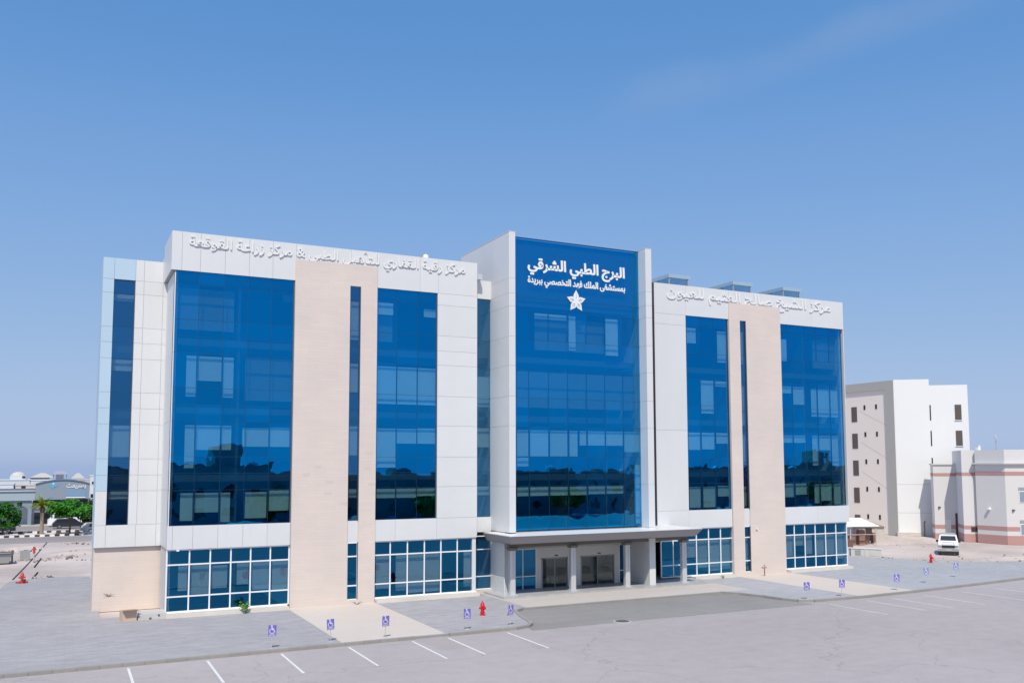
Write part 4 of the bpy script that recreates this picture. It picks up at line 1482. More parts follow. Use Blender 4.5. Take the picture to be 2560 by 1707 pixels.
# ------------------------------------------------------------------ vehicles
def car(name, loc, rz, label, paint, L=4.5, W=1.8, H=1.45, van=False, group=None):
    t = thing(name, loc, label, 'car', group, rz=rz, local=True)
    z0 = .28
    zs = H * .56
    if van:
        prof = [(-L / 2, z0), (L / 2, z0), (L / 2, zs), (L / 2 - .25, zs + .1), (L / 2 - .9, H - .05), (L / 2 - 1.2, H), (-L / 2 + .1, H), (-L / 2, H - .1)]
    else:
        prof = [(-L / 2, z0), (L / 2, z0), (L / 2, zs - .12), (L / 2 - .3, zs), (L / 2 - 1.25, zs + .06), (L / 2 - 2.0, H - .03), (L / 2 - 2.3, H), (-L / 2 + .9, H), (-L / 2 + .6, H - .05), (-L / 2 + .1, zs + .05), (-L / 2, zs - .08)]
    b = MB().xprism(prof, -W / 2, W / 2)
    b.v = [(x, y * (1 if z < zs + .07 else .86), z) for x, y, z in b.v]
    bo = b.build('body', paint, t, smooth=False)
    for s in (-1, 1):
        if van:
            wp = [(L / 2 - 1.0, zs + .12), (L / 2 - 1.2, H - .15), (-L / 2 + .3, H - .15), (-L / 2 + .3, zs + .12)]
        else:
            wp = [(L / 2 - 1.5, zs + .09), (L / 2 - 2.1, H - .08), (-L / 2 + .75, H - .08), (-L / 2 + .35, zs + .09)]
        w = MB().xprism(wp[::-1], -.01, .01)
        w.v = [(x, s * (W / 2 * (.93 if z > zs + .12 else .985) if not van else W / 2 * .9) + y, z) for x, y, z in w.v]
        w.build('side_window', 'car_glass', bo)
    for sx in (-1, 1):
        for sy in (-1, 1):
            w = MB().tube((sx * L * .31, sy * (W / 2 - .2), .32), (sx * L * .31, sy * (W / 2 + .01), .32), .32, n=16)
            wo = w.build('wheel', 'rubber', t)
            MB().tube((sx * L * .31, sy * (W / 2 + .005), .32), (sx * L * .31, sy * (W / 2 + .02), .32), .19, n=12).build('rim', 'chrome', wo)
    if not van:
        x0, x1 = L / 2 - 1.22, L / 2 - 1.98
        MB().add([(x0, -W * .42, zs + .10), (x0, W * .42, zs + .10), (x1, W * .38, H - .03), (x1, -W * .38, H - .03)], [(0, 1, 2, 3)]).build('windscreen', 'car_glass', bo)
    for s in (-1, 1):
        MB().box(L / 2 - .04, L / 2 + .015, s * W * .34 - .15, s * W * .34 + .15, zs - .30, zs - .14).build('headlight', 'chrome', bo)
    return t


car('parked_car', (1.4, 160.0, 0), 0.05, 'dark low car parked under the spreading green tree', 'car_dark', L=5.2, H=1.5)
car('parked_car', (-8.2, 153.6, 0), 0.0, 'dark car parked behind the clipped tree at the left border', 'car_dark', L=4.6, H=1.45)
car('parked_van', (0.6, 165.5, 0), 3.1, 'white van parked in front of the arched shop', 'car_white', L=5.0, W=1.9, H=2.2, van=True)
car('parked_car', (4.7, 147.8, 0), 0.4, 'pale car at the white wing edge beside the spreading tree', 'house_beige', L=3.9, H=1.45)

# white pickup facing the camera
tr = thing('pickup_truck', (86.2, 67.4, 0), 'white pickup truck facing the camera on the sandy yard', 'truck', rz=math.atan2(-86.2, 67.4) , local=True)
bd = MB()
prof = [(-2.6, .45), (2.5, .45), (2.6, .7), (2.55, 1.12), (1.35, 1.22), (.75, 1.92), (.5, 2.0), (-.75, 2.0), (-.95, 1.9), (-1.05, 1.2), (-2.6, 1.2)]


def truck_xf(b):
    # profile x is forward; forward of the truck is local -y
    b.v = [(y, -x, z) for x, y, z in b.v]
    return b


bd.xprism(prof, -.98, .98)
bd.v = [(x, y * (.84 if z > 1.25 else 1), z) for x, y, z in bd.v]
body = truck_xf(bd).build('body', 'car_white', tr)
truck_xf(MB().add([(1.30, -.80, 1.27), (1.30, .80, 1.27), (.79, .70, 1.90), (.79, -.70, 1.90)], [(0, 1, 2, 3)])).build('windscreen', 'car_glass', body)
truck_xf(MB().box(2.55, 2.66, -.62, .62, .78, 1.04)).build('grille', 'black', body)
truck_xf(MB().box(2.45, 2.78, -1.0, 1.0, .42, .70)).build('bumper', 'grey_metal', body)
truck_xf(MB().box(2.3, 2.74, -.95, .95, .16, .42)).build('underside_shade', 'black', body)  # black box standing in for the shadow and tyres under the front
truck_xf(MB().box(2.78, 2.80, -.27, .27, .50, .63)).build('number_plate', 'house_beige', body)
truck_xf(MB().box(1.4, 2.4, -.55, -.50, 1.17, 1.215).box(1.4, 2.4, .50, .55, 1.17, 1.215)).build('bonnet_crease', 'house_white', body)
truck_xf(MB().box(1.27, 1.34, -.6, .6, 1.235, 1.27)).build('wiper', 'black', body)
for s in (-1, 1):
    truck_xf(MB().box(2.5, 2.64, s * .80 - .15, s * .80 + .15, .82, 1.04)).build('headlight', 'chrome', body)
    truck_xf(MB().box(.9, 1.1, s * 1.08 - .12, s * 1.08 + .12, 1.25, 1.5)).build('mirror', 'black', body)
    for x in (1.7, -1.7):
        w = MB().tube((s * .72, -x, .38), (s * .99, -x, .38), .38, n=18).build('wheel', 'rubber', tr)
        MB().tube((s * .98, -x, .38), (s * 1.0, -x, .38), .22, n=12).build('rim', 'chrome', w)
rk = MB()
for x in (.45, -.1, -.65):
    rk.tube((-.75, -x, 2.12), (.75, -x, 2.12), .025, n=6)
for s in (-1, 1):
    rk.tube((s * .75, -.5, 2.12), (s * .75, .7, 2.12), .025, n=6)
    for x in (.45, -.65):
        rk.tube((s * .75, -x, 1.98), (s * .75, -x, 2.12), .02, n=6)
rk.build('roof_rack', 'grey_metal', tr)

# ------------------------------------------------------------------ arched shop beyond the left street
shop = thing('arched_shop', (0, 170, 0), 'blue-grey shop with a curved fascia and white lettering at the left', 'building')
SY = 168.5
n = 16
prof = [(-3.9, 4.2), (4.1, 4.3)]
arc = []
for i in range(n + 1):
    s = i / n
    x = 4.15 - s * 8.05
    z = 6.62 + .86 * math.sin(math.pi * min(1, max(0, .04 + .92 * s))) ** .8
    arc.append((x, z))
MB().xprism(prof + arc, SY, SY + 3).build('curved_fascia', 'shop_fascia', shop)
tr2 = MB()
for (xa, za), (xb, zb) in zip(arc, arc[1:]):
    tr2.add([(xa, SY - .15, za - .05), (xb, SY - .15, zb - .05), (xb, SY - .15, zb + .12), (xa, SY - .15, za + .12), (xa, SY + 3, za - .05), (xb, SY + 3, zb - .05), (xb, SY + 3, zb + .12), (xa, SY + 3, za + .12)],
            [(0, 1, 2, 3), (3, 2, 6, 7), (0, 4, 5, 1), (7, 6, 5, 4)])
tr2.build('roof_trim', 'shop_trim', shop)
MB().box(-26, -3.92, SY + .3, SY + 3, 4.15, 5.55).build('flat_fascia', 'shop_fascia_left', shop)
MB().box(-26, -3.92, SY + .15, SY + 3, 5.55, 5.68).box(-26, -3.92, SY + .15, SY + 3, 5.95, 6.08).build('cornice', 'shop_trim', shop)
MB().box(-26, -3.92, SY + .25, SY + 3, 5.68, 5.95).build('cornice_band', 'house_white', shop)
# arcade: wall with an arched opening, then a flat one
aw = MB()
na = 14
pts = [(-26, 4.15), (-26, .0), (-12.5, .0), (-12.5, 2.6)]
for i in range(na + 1):
    a = math.pi * (1 - i / na)
    pts.append((-8.7 + 3.8 * math.cos(a), 2.6 + 1.25 * math.sin(a)))
pts += [(-4.9, 0.0), (-4.35, 0.0), (-4.35, 4.15)]
tri = geometry.tessellate_polygon([[Vector((x, z, 0)) for x, z in pts]])
aw.add([(x, SY + .6, z) for x, z in pts] + [(x, SY + 1.1, z) for x, z in pts], [tuple(q) for q in tri] + [(i, (i + 1) % len(pts), (i + 1) % len(pts) + len(pts), i + len(pts)) for i in range(len(pts))])
aw.build('arcade_wall', 'shop_fascia', shop)
MB().box(-26, 4.0, SY + 4.5, SY + 5, 0, 4.2).build('back_wall', 'house_white', shop)
MB().box(-4.3, 4.0, SY + 3.3, SY + 3.6, 2.9, 4.2).build('lintel', 'shop_dark', shop)
MB().box(-4.0, -1.5, SY + 2.0, SY + 2.4, 2.45, 3.3).build('awning', 'house_beige', shop)
MB().box(-4.0, -1.5, SY + 1.9, SY + 2.45, 2.1, 2.45).build('sign_band', 'white_frame', shop)
for x0, x1 in ((-4.0, -2.9), (-2.8, -1.6), (-1.4, .2), (.4, 2.0), (2.2, 3.8)):
    o = MB().box(x0, x1, SY + 3.2, SY + 3.3, .1, 2.2).build('shop_window', 'car_glass', shop)
    MB().box(x1, x1 + .1, SY + 3.15, SY + 3.3, .1, 2.2).build('frame', 'grey_metal', o)
MB().box(4.0, 4.4, SY + .4, SY + 5, 0, 4.3).build('pillar', 'house_white', shop)
MB().box(-26, 4.2, SY + .3, SY + 6, -.02, .14).build('step', 'concrete', shop)
pb = MB().box(.6, 3.58, SY - .06, SY, 4.75, 5.9).build('blue_panel', 'shop_panel_blue', shop)
MB().box(.62, 3.55, SY - .12, SY - .02, 4.48, 4.66).build('light_strip', 'white_frame', shop)
lg = MB()
lg.xprism([(-1.95, 7.0), (-1.9, 6.6), (-1.6, 6.2), (-1.22, 6.0), (-1.15, 6.35), (-.78, 6.35), (-.72, 6.75), (-1.0, 7.1)], SY - .05, SY)
lg.build('logo_patch', 'logo_blue', shop)
MB().xprism([(-1.32 + .13 * math.cos(t), 6.88 + .13 * math.sin(t)) for t in [2 * math.pi * i / 10 for i in range(10)]], SY - .07, SY - .05).build('logo_dot', 'letter', shop)
lettering('lettering_sign', 'يوهريعث', .65, 3.6, 6.2, .62, SY - .01, .06, 'letter', 'white Arabic lettering on the curved shop fascia at the left', bold=.02)

# ------------------------------------------------------------------ houses beyond the shop
def house(name, x0, x1, y, d, h, label, mat='house_white', roof=None, wins=(), extra=None, group='houses beyond the arched shop'):
    t = thing(name, ((x0 + x1) / 2, y, 0), label, 'house', group)
    MB().box(x0, x1, y, y + d, 0, h).build('wall', mat, t)
    MB().box(x0 - .08, x1 + .08, y - .08, y + d + .08, h, h + .14).build('parapet', mat, t)
    for (a, b, c, e) in wins:
        w = MB().box(a, b, y - .03, y + .05, c, e).build('window', 'car_glass', t)
        MB().box(a - .06, b + .06, y - .05, y + .02, c - .1, c).build('sill', 'house_white', w)
    if extra:
        extra(t)
    return t


def dome_extra(t):
    MB().box(-9.0, -6.3, 199, 203, 7.2, 8.0).build('roof_room', 'house_white', t)
    MB().lathe((-7.7, 201, 8.0), [(1.25, 0), (1.15, .25), (.85, .52), (.4, .68), (.02, .72)], 20).build('dome', 'house_beige', t, smooth=True)
    MB().box(-6.95, -6.4, 198.9, 199, 7.5, 7.9).build('window', 'car_glass', t)


def pergola_extra(t):
    m = MB()
    for x in (-1.6, .7):
        for y in (199.2, 202):
            m.box(x - .06, x + .06, y - .06, y + .06, 7.1, 8.2)
    m.build('pergola_post', 'pergola_grey', t)
    MB().frustum((-2.0, 1.1, 198.8, 202.4, 8.2), (-1.0, .2, 199.9, 201.3, 8.85)).build('pergola_roof', 'pergola_grey', t)
    MB().box(-1.2, .2, 200.4, 202, 7.1, 8.15).build('roof_room', 'house_white', t)


def hip_extra(x0, x1, y0, y1, z0, z1, mat):
    def f(t):
        MB().frustum((x0, x1, y0, y1, z0), (x0 + (x1 - x0) * .4, x0 + (x1 - x0) * .6, y0 + 1, y1 - 1, z1)).build('roof', mat, t)
    return f


house('white_house', -13.5, -5.6, 198.5, 8, 7.1, 'white house with a low dome on its flat roof', wins=[(-11.5, -8.9, 6.0, 6.35), (-8.4, -6.6, 6.0, 6.35)], extra=dome_extra)
house('white_house', -5.5, 1.6, 198.6, 8, 7.0, 'white house with a grey roof pergola behind the curved fascia', wins=[(-5.0, -4.0, 5.6, 6.4), (-3.2, -2.0, 6.2, 6.6)], extra=pergola_extra)
house('white_house', 1.7, 5.3, 199.5, 7, 7.0, 'small house with a tan pyramid roof behind the curved fascia', mat='house_beige', wins=[(2.2, 2.9, 5.8, 6.4)], extra=hip_extra(1.5, 4.0, 199.3, 202.5, 7.4, 8.4, 'roof_tan'))
house('white_house', 4.6, 9.5, 186, 8, 7.9, 'tall pale house touching the left edge of the clinic wing', wins=[(4.75, 5.3, 3.9, 4.6), (4.9, 5.2, 6.4, 6.9)])
house('white_house', -24, -13.6, 205, 8, 7.0, 'house with a pinkish hipped roof at the left border', mat='house_beige', wins=[(-16, -15, 5, 6)], extra=hip_extra(-19, -11.5, 204.5, 212, 7.1, 8.5, 'roof_pink'))
house('white_house', -22, -7.8, 186, 6, 6.5, 'plain white annexe right behind the flat shop roof', wins=[(-21, -20, 5.2, 6.0)])
house('white_house', -7.6, -4.0, 186.5, 6, 6.3, 'pale grey annexe with a shaded side behind the shop roof', mat='house_beige', wins=[(-6.6, -5.9, 5.3, 6.2)])
house('white_house', -6.0, -2.4, 208, 6, 7.4, 'house with a low tan gable between dome and pergola', mat='house_beige', wins=[(-5.2, -4.6, 6.2, 6.8)], extra=hip_extra(-5.9, -1.4, 207.5, 212, 7.5, 8.4, 'roof_tan'))

# ------------------------------------------------------------------ dusty lot on the left
t = thing('pipe_line', (-2.5, 110, 0), 'long thin black pipe line running across the sand lot', 'pipe')
m = MB()
pts = [(-3.5, 88.9), (-3.0, 98), (-2.5, 108), (-2.0, 119), (-1.5, 130.6)]
for (ax, ay), (bx_, by_) in zip(pts, pts[1:]):
    m.tube((ax, ay, .03), (bx_, by_, .03), .04, n=6)
m.build('pipe', 'trench', t)
t = thing('pipe_line', (-1.9, 98, 0), 'broken black pipe lying parallel to the long pipe line', 'pipe')
m = MB()
for a, b in (((-2.12, 98.9), (-1.72, 108)), ((-2.02, 88.7), (-1.72, 93.8))):
    m.tube((*a, .04), (*b, .04), .06, n=6)
m.build('pipe', 'trench', t)
t = thing('skip_bin', (-5.6, 104.2, 0), 'grey metal skip bin cut by the left border', 'bin', rz=.05, local=True)
MB().frustum((-1.1, 1.1, -.8, .8, .1), (-1.4, 1.4, -1.0, 1.0, 1.0)).build('tub', 'grey_metal', t)
MB().box(-1.5, 1.5, -1.08, -.98, .95, 1.08).box(-1.5, 1.5, .98, 1.08, .95, 1.08).build('rim', 'iron', t)
MB().box(1.3, 1.45, -.6, .6, .1, 1.15).build('end_rib', 'iron', t)
t = thing('concrete_cube', (-3.2, 107.5, 0), 'grey concrete cube standing alone on the sand lot', 'block', local=True)
MB().frustum((-.45, .45, -.4, .4, 0), (-.43, .43, -.38, .38, .95)).build('cube', 'grey_metal', t)
MB().tube((0, 0, .95), (0, 0, 1.02), .08, n=8).build('lifting_eye', 'iron', t)
t = thing('standpipe', (-2.32, 105.0, 0), 'thin rusty red standpipe next to the concrete cube', 'pipe', local=True)
MB().tube((0, 0, 0), (0, 0, 1.1), .06, n=8).build('pipe', 'post_pale', t)
MB().tube((0, 0, .85), (0, 0, 1.5), .12, n=10).tube((-.22, 0, 1.25), (.22, 0, 1.25), .07, n=8).build('valve_head', 'hydrant_old', t)


def stones(name, spots, label, kindmat, size, seed):
    rnd = random.Random(seed)
    m = MB()
    for x, y, spread, n in spots:
        for _ in range(n):
            cx, cy = x + rnd.gauss(0, spread), y + rnd.gauss(0, spread * 1.6)
            s = size * rnd.uniform(.4, 1.5)
            u = Vector([rnd.gauss(0, 1) for _ in range(3)]).normalized() * s
            v = u.orthogonal().normalized() * s * rnd.uniform(.5, 1)
            w = u.cross(v).normalized() * s * rnd.uniform(.4, .9)
            m.obox((cx, cy, s * .35), u, v, w)
    o = m.build(name, kindmat)
    return tag(o, label, 'rubble', kind='stuff')


stones('rubble', [(-5.5, 118, 1.0, 40), (-4.2, 122, .8, 24), (-3.8, 107, .5, 14), (-1.2, 106, .6, 12), (.6, 109, .7, 16), (-1.2, 88.8, .35, 14), (2.0, 114, .6, 16), (2.6, 104, .5, 10), (1.2, 128, .8, 12)], 'loose pale rubble scattered over the sand lot on the left', 'rubble', .085, 3)
stones('rubble', [(-4.4, 119, .8, 10), (-.9, 88.6, .3, 8), (.9, 107, .5, 5), (2.4, 127, .6, 6)], 'few dark stones among the rubble on the left sand lot', 'rubble_dark', .10, 4)
stones('rubble', [(75.3, 66.8, .5, 30), (77.2, 62.6, .7, 24), (81, 60.2, 1.2, 26), (88, 57.6, 1.6, 30), (92, 60.5, 1.2, 20), (96, 80, 2.2, 40), (90, 79, 1.6, 30)], 'broken kerb pieces and stones along the far paving edge', 'rubble', .075, 5)
stones('rubble', [(75.6, 66.2, .5, 12), (83, 59.6, 1.4, 10), (91, 58.8, 1.4, 10), (97.5, 80, 1.5, 14)], 'few dark stones along the far paving edge', 'rubble_dark', .08, 6)
# low sand banks in the right yard
def bank(name, pts, w, h, label):
    m = MB()
    rows = []
    rnd = random.Random(len(pts) + int(w * 10))
    for i, (x, y) in enumerate(pts):
        a, b = pts[max(0, i - 1)], pts[min(len(pts) - 1, i + 1)]
        d = Vector((b[0] - a[0], b[1] - a[1])).normalized()
        nr = Vector((-d.y, d.x))
        hh = h * rnd.uniform(.7, 1.2) * (0.05 if i in (0, len(pts) - 1) else 1)
        rows.append([(x + nr.x * w * s, y + nr.y * w * s, -.03 + hh * z) for s, z in ((-1, 0), (-.5, .6), (-.1, 1), (.3, .9), (.7, .4), (1, 0))])
    vs = [p for r in rows for p in r]
    k = 6
    fs = [(i * k + j, i * k + j + 1, (i + 1) * k + j + 1, (i + 1) * k + j) for i in range(len(rows) - 1) for j in range(k - 1)]
    o = m.add(vs, fs).build(name, 'sand', smooth=False)
    return tag(o, kind='structure')


bank('sand_bank', [(84, 84), (90, 83), (96, 81.5), (101, 79.6)], 1.6, .55, '')
bank('sand_bank', [(86, 80), (91, 79), (96, 77.8), (99, 76)], 1.3, .4, '')
bank('sand_bank', [(80, 62), (86, 60.5), (93, 59), (100, 58.4)], 1.2, .25, '')
bank('sand_bank', [(-6, 121), (-4.5, 120), (-2.8, 121.5), (-1.8, 123)], 1.5, .45, '')
bank('sand_bank', [(-1.5, 112), (.5, 112.4), (2.4, 112.8), (4.5, 113)], .9, .25, '')

# ------------------------------------------------------------------ right yard: white block, villa, shed, fence
wb = thing('white_block', (106, 92, 0), 'tall plain white block with brown windows and a grey framed side', 'building')
u = Vector((.78, -.626)).normalized()
nv = Vector((u.y, -u.x))          # outward (towards camera)
P0 = Vector((101.4, 86.9))


def fp(s, d):
    p = P0 + u * s - nv * d
    return (p.x, p.y)


MB().prism([fp(0, 0), fp(4.52, 0), fp(4.52, 14), (101.4 + 9, 104), (102.2, 104), (102.2, 88.6), (101.45, 88.4)], 0, 21.18).build('front_wall', 'wall_white', wb)
MB().prism([fp(4.53, .04), fp(9.36, .04), fp(9.36, 13), fp(4.53, 13)], 0, 20.33).build('front_wall', 'wall_white', wb)
MB().box(101.38, 102.2, 86.95, 88.4, 0, 21.16).box(101.38, 102.2, 88.4, 104, 19.96, 21.16).build('side_frame', 'wall_grey', wb)
sw_ = MB().box(101.60, 102.25, 88.4, 104, 0, 19.96).build('side_wall', 'wall_cream', wb)
for i, z in enumerate((15.72, 11.9, 8.06, 4.2, .35)):
    ww = MB().box(101.56, 101.62, 93.6, 94.6, z, z + 2.15).build('window', 'brown_window', sw_)
    for y in (90.0, 92.05):
        MB().box(101.56, 101.62, y, y + .3, z + 1.65, z + 2.3).build('vent_window', 'black', sw_)
for (za, ya, zb, yb) in ((17.3, 93.2, 15.0, 88.5), (12.8, 93, 10.4, 88.5), (8.6, 93, 6.2, 88.5)):
    m = MB()
    m.obox((101.595, (ya + yb) / 2, (za + zb) / 2), (.01, 0, 0), (0, (yb - ya) / 2, (zb - za) / 2), (0, .012, .02))
    m.build('wall_joint', 'wall_grey', sw_)


def front_rect(m, s0, s1, z0, z1, d0, d1):
    a, b, c, d = fp(s0, d0), fp(s1, d0), fp(s1, d1), fp(s0, d1)
    m.prism([a, b, c, d], z0, z1)
    return m


for z0, z1 in ((15.58, 17.64), (12.1, 14.14), (8.5, 10.5)):
    o = front_rect(MB(), 7.68, 8.50, z0, z1, -.02, .1).build('window', 'brown_window', wb)
    front_rect(MB(), 7.60, 8.58, z0 - .10, z0 - .02, -.08, .1).build('sill', 'wall_white', o)
    front_rect(MB(), 4.50, 4.66, z0, z1, -.02, .3).build('slit_window', 'black', wb)
for z in (6.9, 3.08):
    front_rect(MB(), .05, 4.4, z, z + .04, -.012, .02).build('wall_joint', 'wall_grey', wb)
MB().prism([fp(-.3, -.9), fp(2.6, -.9), fp(2.6, .2), fp(-.3, .2)], 0, .5).build('base_step', 'plinth', wb)
t = thing('wall_pipe', (*fp(3.2, -.3), 0), 'thin brown upright pipe at the foot of the white block', 'pipe', local=True)
MB().tube((0, 0, 0), (0, 0, 1.9), .07, n=8).tube((0, 0, 1.85), (.1, -.1, 2.0), .09, n=8).build('pipe', 'brick_brown', t)

vl = thing('pink_band_villa', (103, 75, 0), 'pale villa with pinkish horizontal bands and projecting bays', 'house')
uv = Vector((.72, -.694)).normalized()
nvv = Vector((uv.y, -uv.x))


def vp(P, s, d):
    p = Vector(P) + uv * s - nvv * d
    return (p.x, p.y)


def grow(poly, e):
    a = area(poly)
    if a < 0:
        poly = poly[::-1]
    return fatten(poly, e)


A0, B0, C0 = (102.0, 81.3), (100.6, 76.3), (101.45, 71.1)
massA = [vp(A0, -.25, 0), vp(A0, 5, 0), vp(A0, 5, 2.4), vp(A0, -.25, 2.4)]
massB = [vp(B0, 0, 0), vp(B0, 2.1, 0), vp(B0, 2.1, 7), vp(B0, .0, 7)]
massC = [(101.45, 71.1), vp(C0, 16, 0), vp(C0, 16, 9), (104.5, 76.5), (101.25, 74.9)]
for poly, top, bands in ((massA, 9.55, [(8.08, 8.48), (1.29, 1.79), (0, .68)]), (massB, 11.35, [(8.18, 8.59), (1.56, 2.01), (0, .98)]), (massC, 11.35, [(8.24, 8.71), (1.61, 2.12), (0, 1.05)])):
    MB().prism(poly, 0, top).build('wall', 'villa_wall', vl)
    for a, b in bands:
        MB().prism(grow(poly, .02), a + .001, b).build('band', 'villa_pink', vl)
MB().prism(grow(massC, .35), 9.62, 9.80).build('eave', 'villa_wall', vl)
MB().prism(grow(massA, .15), 9.55, 9.7).build('coping', 'villa_wall', vl)
MB().prism([vp(A0, 2.2, -.03), vp(A0, 3.1, -.03), vp(A0, 3.1, .1), vp(A0, 2.2, .1)], .0, 3.3).build('door', 'door_brown', vl)
MB().prism([vp(A0, .98, -.06), vp(A0, 1.66, -.06), vp(A0, 1.66, .02), vp(A0, .98, .02)], .5, 2.46).build('white_panel', 'wall_white', vl)
MB().prism([vp(B0, .8, -.05), vp(B0, 1.75, -.05), vp(B0, 1.75, .02), vp(B0, .8, .02)], 1.25, 1.85).build('nameplate', 'door_brown', vl)
for s0 in (1.4, 5.2, 9.0):
    for z0, z1 in ((4.99, 6.83), (1.14, 2.93)):
        wf = MB().prism([vp(C0, s0, -.05), vp(C0, s0 + 1.5, -.05), vp(C0, s0 + 1.5, .05), vp(C0, s0, .05)], z0, z1 - .42).build('window', 'white_frame', vl)
        for k in range(2):
            a = s0 + .08 + k * .71
            MB().prism([vp(C0, a, -.07), vp(C0, a + .63, -.07), vp(C0, a + .63, .0), vp(C0, a, .0)], z0 + .08, z1 - .52).build('pane', 'shop_fascia', wf)
        MB().prism([vp(C0, s0, -.06), vp(C0, s0 + 1.5, -.06), vp(C0, s0 + 1.5, .05), vp(C0, s0, .05)], z1 - .40, z1).build('shutter_box', 'grey_metal', wf)
for (x, y, z) in ((101.32, 73.2, 4.2),):
    MB().obox((x - .15, y, z), (.2, 0, 0), (0, .14, 0), (0, 0, .12)).build('floodlight', 'white_frame', vl)
for P, s, z in ((A0, .35, 4.05), (C0, .75, 4.1)):
    a = vp(P, s, -.08)
    MB().obox((a[0], a[1], z), (.14, 0, 0), (0, .1, 0), (0, 0, .08)).build('wall_lamp', 'iron', vl)
t = thing('satellite_dish', (103.6, 73.6, 11.35), 'white satellite dish on a thin mast on the villa roof', 'dish', local=True)
MB().tube((0, 0, 0), (0, 0, 1.3), .035, n=8).tube((0, 0, .9), (.35, .3, 0), .02, n=6).build('mast', 'grey_metal', t)
d = MB().lathe((0, 0, 0), [(.02, -.12), (.2, -.09), (.38, .0), (.39, .02), (.2, -.06), (.02, -.09)], 18)
d.build('dish', 'wall_white', t, smooth=True, xf=Matrix.Translation((0, 0, 1.5)) @ Matrix.Rotation(R(75), 4, Vector((.6, .8, 0))))
t = thing('roof_box', (102.1, 75.0, 11.35), 'small white box standing on the villa roof', 'box', local=True)
MB().box(-.22, .22, -.2, .2, 0, .55).build('case', 'wall_white', t)
MB().box(-.26, .26, -.24, .24, .55, .6).build('lid', 'wall_white', t)

# shed with white sheet roof, stacked bricks, low barrier
sh = thing('site_shelter', (84.5, 80, 0), 'site shelter with a white sheet roof on thin posts', 'shelter')
pz = MB()
for x, y in ((80.6, 79.6), (87.0, 77.9), (82.5, 83.2), (88.6, 81.5), (83.8, 78.8)):
    pz.tube((x, y, 0), (x, y, 2.45), .06, n=8)
pz.build('posts', 'post_pale', sh)
MB().add([(79.8, 79.6, 2.25), (87.3, 77.6, 2.25), (88.9, 82.0, 2.95), (81.4, 84.0, 2.95), (79.8, 79.6, 2.32), (87.3, 77.6, 2.32), (88.9, 82.0, 3.02), (81.4, 84.0, 3.02)],
         [(3, 2, 1, 0), (4, 5, 6, 7), (0, 1, 5, 4), (1, 2, 6, 5), (2, 3, 7, 6), (3, 0, 4, 7)]).build('sheet_roof', 'tarp_white', sh)
MB().tube((80.6, 79.6, 1.3), (87, 77.9, 1.3), .04, n=6).build('rail', 'post_pale', sh)
st2 = thing('site_hut', (90.8, 83.0, 0), 'small tan hut with a brown pitched roof behind the shelter', 'hut', rz=R(-30), local=True)
MB().box(-1.9, 1.9, -1.4, 1.4, 0, 1.9).build('wall', 'plinth', st2)
MB().xprism([(-2.1, 1.85), (2.1, 1.85), (0, 2.6)], -1.6, 1.6).build('roof', 'timber', st2)
MB().box(-.4, .4, -1.43, -1.38, 0, 1.7).build('door', 'door_brown', st2)
rnd = random.Random(12)
for i, (x, y, h, w) in enumerate(((84.6, 79.6, 1.15, .9), (85.9, 79.2, 1.7, .8), (86.9, 79.4, 1.05, .7), (82.4, 80.2, .9, .6), (83.5, 81.2, 1.9, .8), (88.2, 79.4, 1.3, .5))):
    t = thing('brick_stack', (x, y, 0), ['low reddish brick stack in the middle of the shelter', 'tall reddish brick stack at the shelter centre', 'brick stack next to the front right shelter post', 'dark drum-high stack at the left of the shelter', 'tall stack at the back of the shelter', 'narrow stack outside the right shelter post'][i], 'stack', 'building material under the shelter', rz=R(rnd.uniform(-30, 10)), local=True)
    k = 0
    z = .12
    MB().box(-w / 2, w / 2, -w / 2, w / 2, 0, .12).build('pallet', 'timber', t)
    while z < h:
        e = w / 2 * rnd.uniform(.88, 1)
        MB().box(-e, e, -e, e, z, z + .2).build('course', 'brick_brown', t)
        z += .21
t = thing('water_drum', (80.9, 76.5, 0), 'dark brown drum standing left of the shelter', 'drum', local=True)
MB().lathe((0, 0, 0), [(.5, 0), (.55, .1), (.55, .95), (.58, 1.0), (.5, 1.02)], 14).build('drum', 'brick_brown', t, smooth=True)
bf = thing('low_barrier', (73.5, 69, 0), 'low pale barrier wall with framed panels behind the clinic corner', 'barrier')
Q0, Q1 = Vector((71.2, 73.2)), Vector((75.4, 66.9))
e = (Q1 - Q0).normalized()
ne = Vector((-e.y, e.x))
Lb = (Q1 - Q0).length
b = MB()
c = Q0 + e * Lb / 2
b.obox((c.x, c.y, .45), (e.x * Lb / 2, e.y * Lb / 2, 0), (ne.x * .06, ne.y * .06, 0), (0, 0, .45))
bw_ = b.build('panel_wall', 'fence_white', bf)
c2 = MB().obox((c.x, c.y, .94), (e.x * (Lb / 2 + .1), e.y * (Lb / 2 + .1), 0), (ne.x * .12, ne.y * .12, 0), (0, 0, .04)).build('coping', 'white_frame', bf)
for k in range(5):
    p = Q0 + e * (Lb * (k + .5) / 5) - ne * .07
    MB().obox((p.x, p.y, .5), (e.x * .28, e.y * .28, 0), (ne.x * .02, ne.y * .02, 0), (0, 0, .26)).build('panel', 'grey_metal' if k % 2 else 'fence_white', bf)
    p = Q0 + e * (Lb * k / 5) - ne * .08
    MB().obox((p.x, p.y, .45), (e.x * .05, e.y * .05, 0), (ne.x * .05, ne.y * .05, 0), (0, 0, .45)).build('post', 'iron' if k in (2, 3) else 'fence_white', bf)

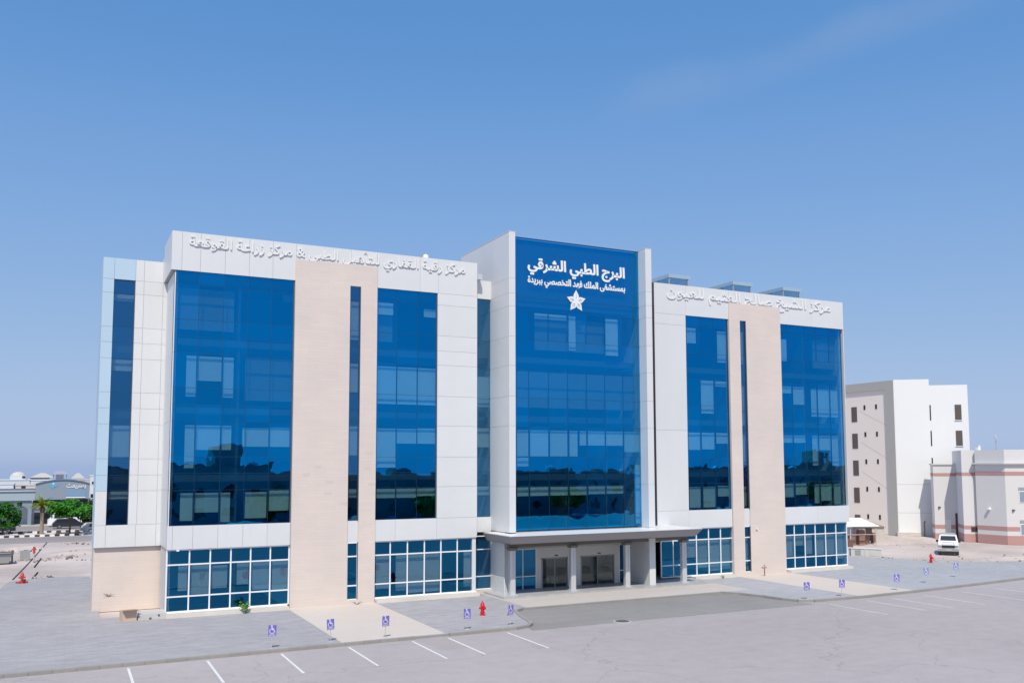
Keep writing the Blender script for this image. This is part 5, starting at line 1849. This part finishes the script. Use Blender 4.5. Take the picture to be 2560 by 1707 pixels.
# ------------------------------------------------------------------ the town behind the camera (seen mirrored in the glass)
rnd = random.Random(21)
bx0 = [-6, 14, 33, 47, 70, 92, 112, 138, 160]
for i, x in enumerate(bx0):
    w = (bx0[i + 1] - x if i < 8 else 24) - .4
    h = [8.6, 9.4, 8.4, 7.8, 8.3, 7.6, 8.8, 8.2, 9.6][i]
    y = -36 - rnd.uniform(0, 8)
    t = thing('town_house', (x + w / 2, y, 0), ['house behind the viewer mirrored at the near end of the glass', 'tall house with a stair tower mirrored dark in the left glass wall', 'house with roof tanks mirrored in the left block', 'low house mirrored right of the stone pier', 'long house mirrored at the left of the tower glass', 'low house mirrored in the middle of the tower glass', 'tall stepped house mirrored at the right of the tower glass', 'house mirrored in the far block, nearer side', 'house mirrored at the far end of the glass'][i], 'house', 'houses behind the viewer, seen as dark skyline in the glass')
    MB().box(x, x + w, y - 9, y, 0, h).build('wall', 'town_wall', t)
    MB().box(x - .15, x + w + .15, y - 9.1, y + .12, h, h + .5).build('parapet', 'town_wall', t)
    sx = x + rnd.uniform(.1, .6) * w
    sw2 = rnd.uniform(3, 5)
    MB().box(sx, sx + sw2, y - 7, y - 2, h, h + (3.6 if i in (1, 8) else rnd.uniform(.8, 1.6))).build('stair_tower', 'town_wall', t)
    MB().lathe((x + w * .85, y - 3, h), [(.8, 0), (.8, 1.1), (.4, 1.5)], 12).build('roof_tank', 'water_tank', t)
    for f in range(int(h // 3.4)):
        for k in range(4):
            a = x + w * (k + .5) / 4
            o = MB().box(a - .7, a + .7, y, y + .06, 1.1 + f * 3.4, 2.7 + f * 3.4).build('window', 'car_glass', t)
TL = ['left of the near glass wall', 'at the edge of the near glass wall', 'in the middle of the near glass wall', 'right of the near glass wall', 'by the narrow slot of the near pier', 'beside the near pier', 'in the near block', 'near the glazed recess', 'at the left of the tower', 'left of the tower centre', 'in the tower centre', 'right of the tower centre', 'at the right of the tower', 'in the far block', 'beside the far pier', 'in the far glass wall', 'at the far corner']
for i, x in ((3, 31), (5, 62), (8, 88), (11, 110), (13, 133), (15, 155), (16, 178)):
    q = random.Random(i).uniform(.6, .8)
    tree('street_tree', (x, -31 - (i % 3), 0), 'tree behind the viewer, mirrored ' + TL[i], 'leaf_mid', 1.8 * q, 5.2 * q, 2.9 * q, 4.6 * q, n=3200, leaf=.5, seed=40 + i, trunk_r=.3, group='trees behind the viewer')
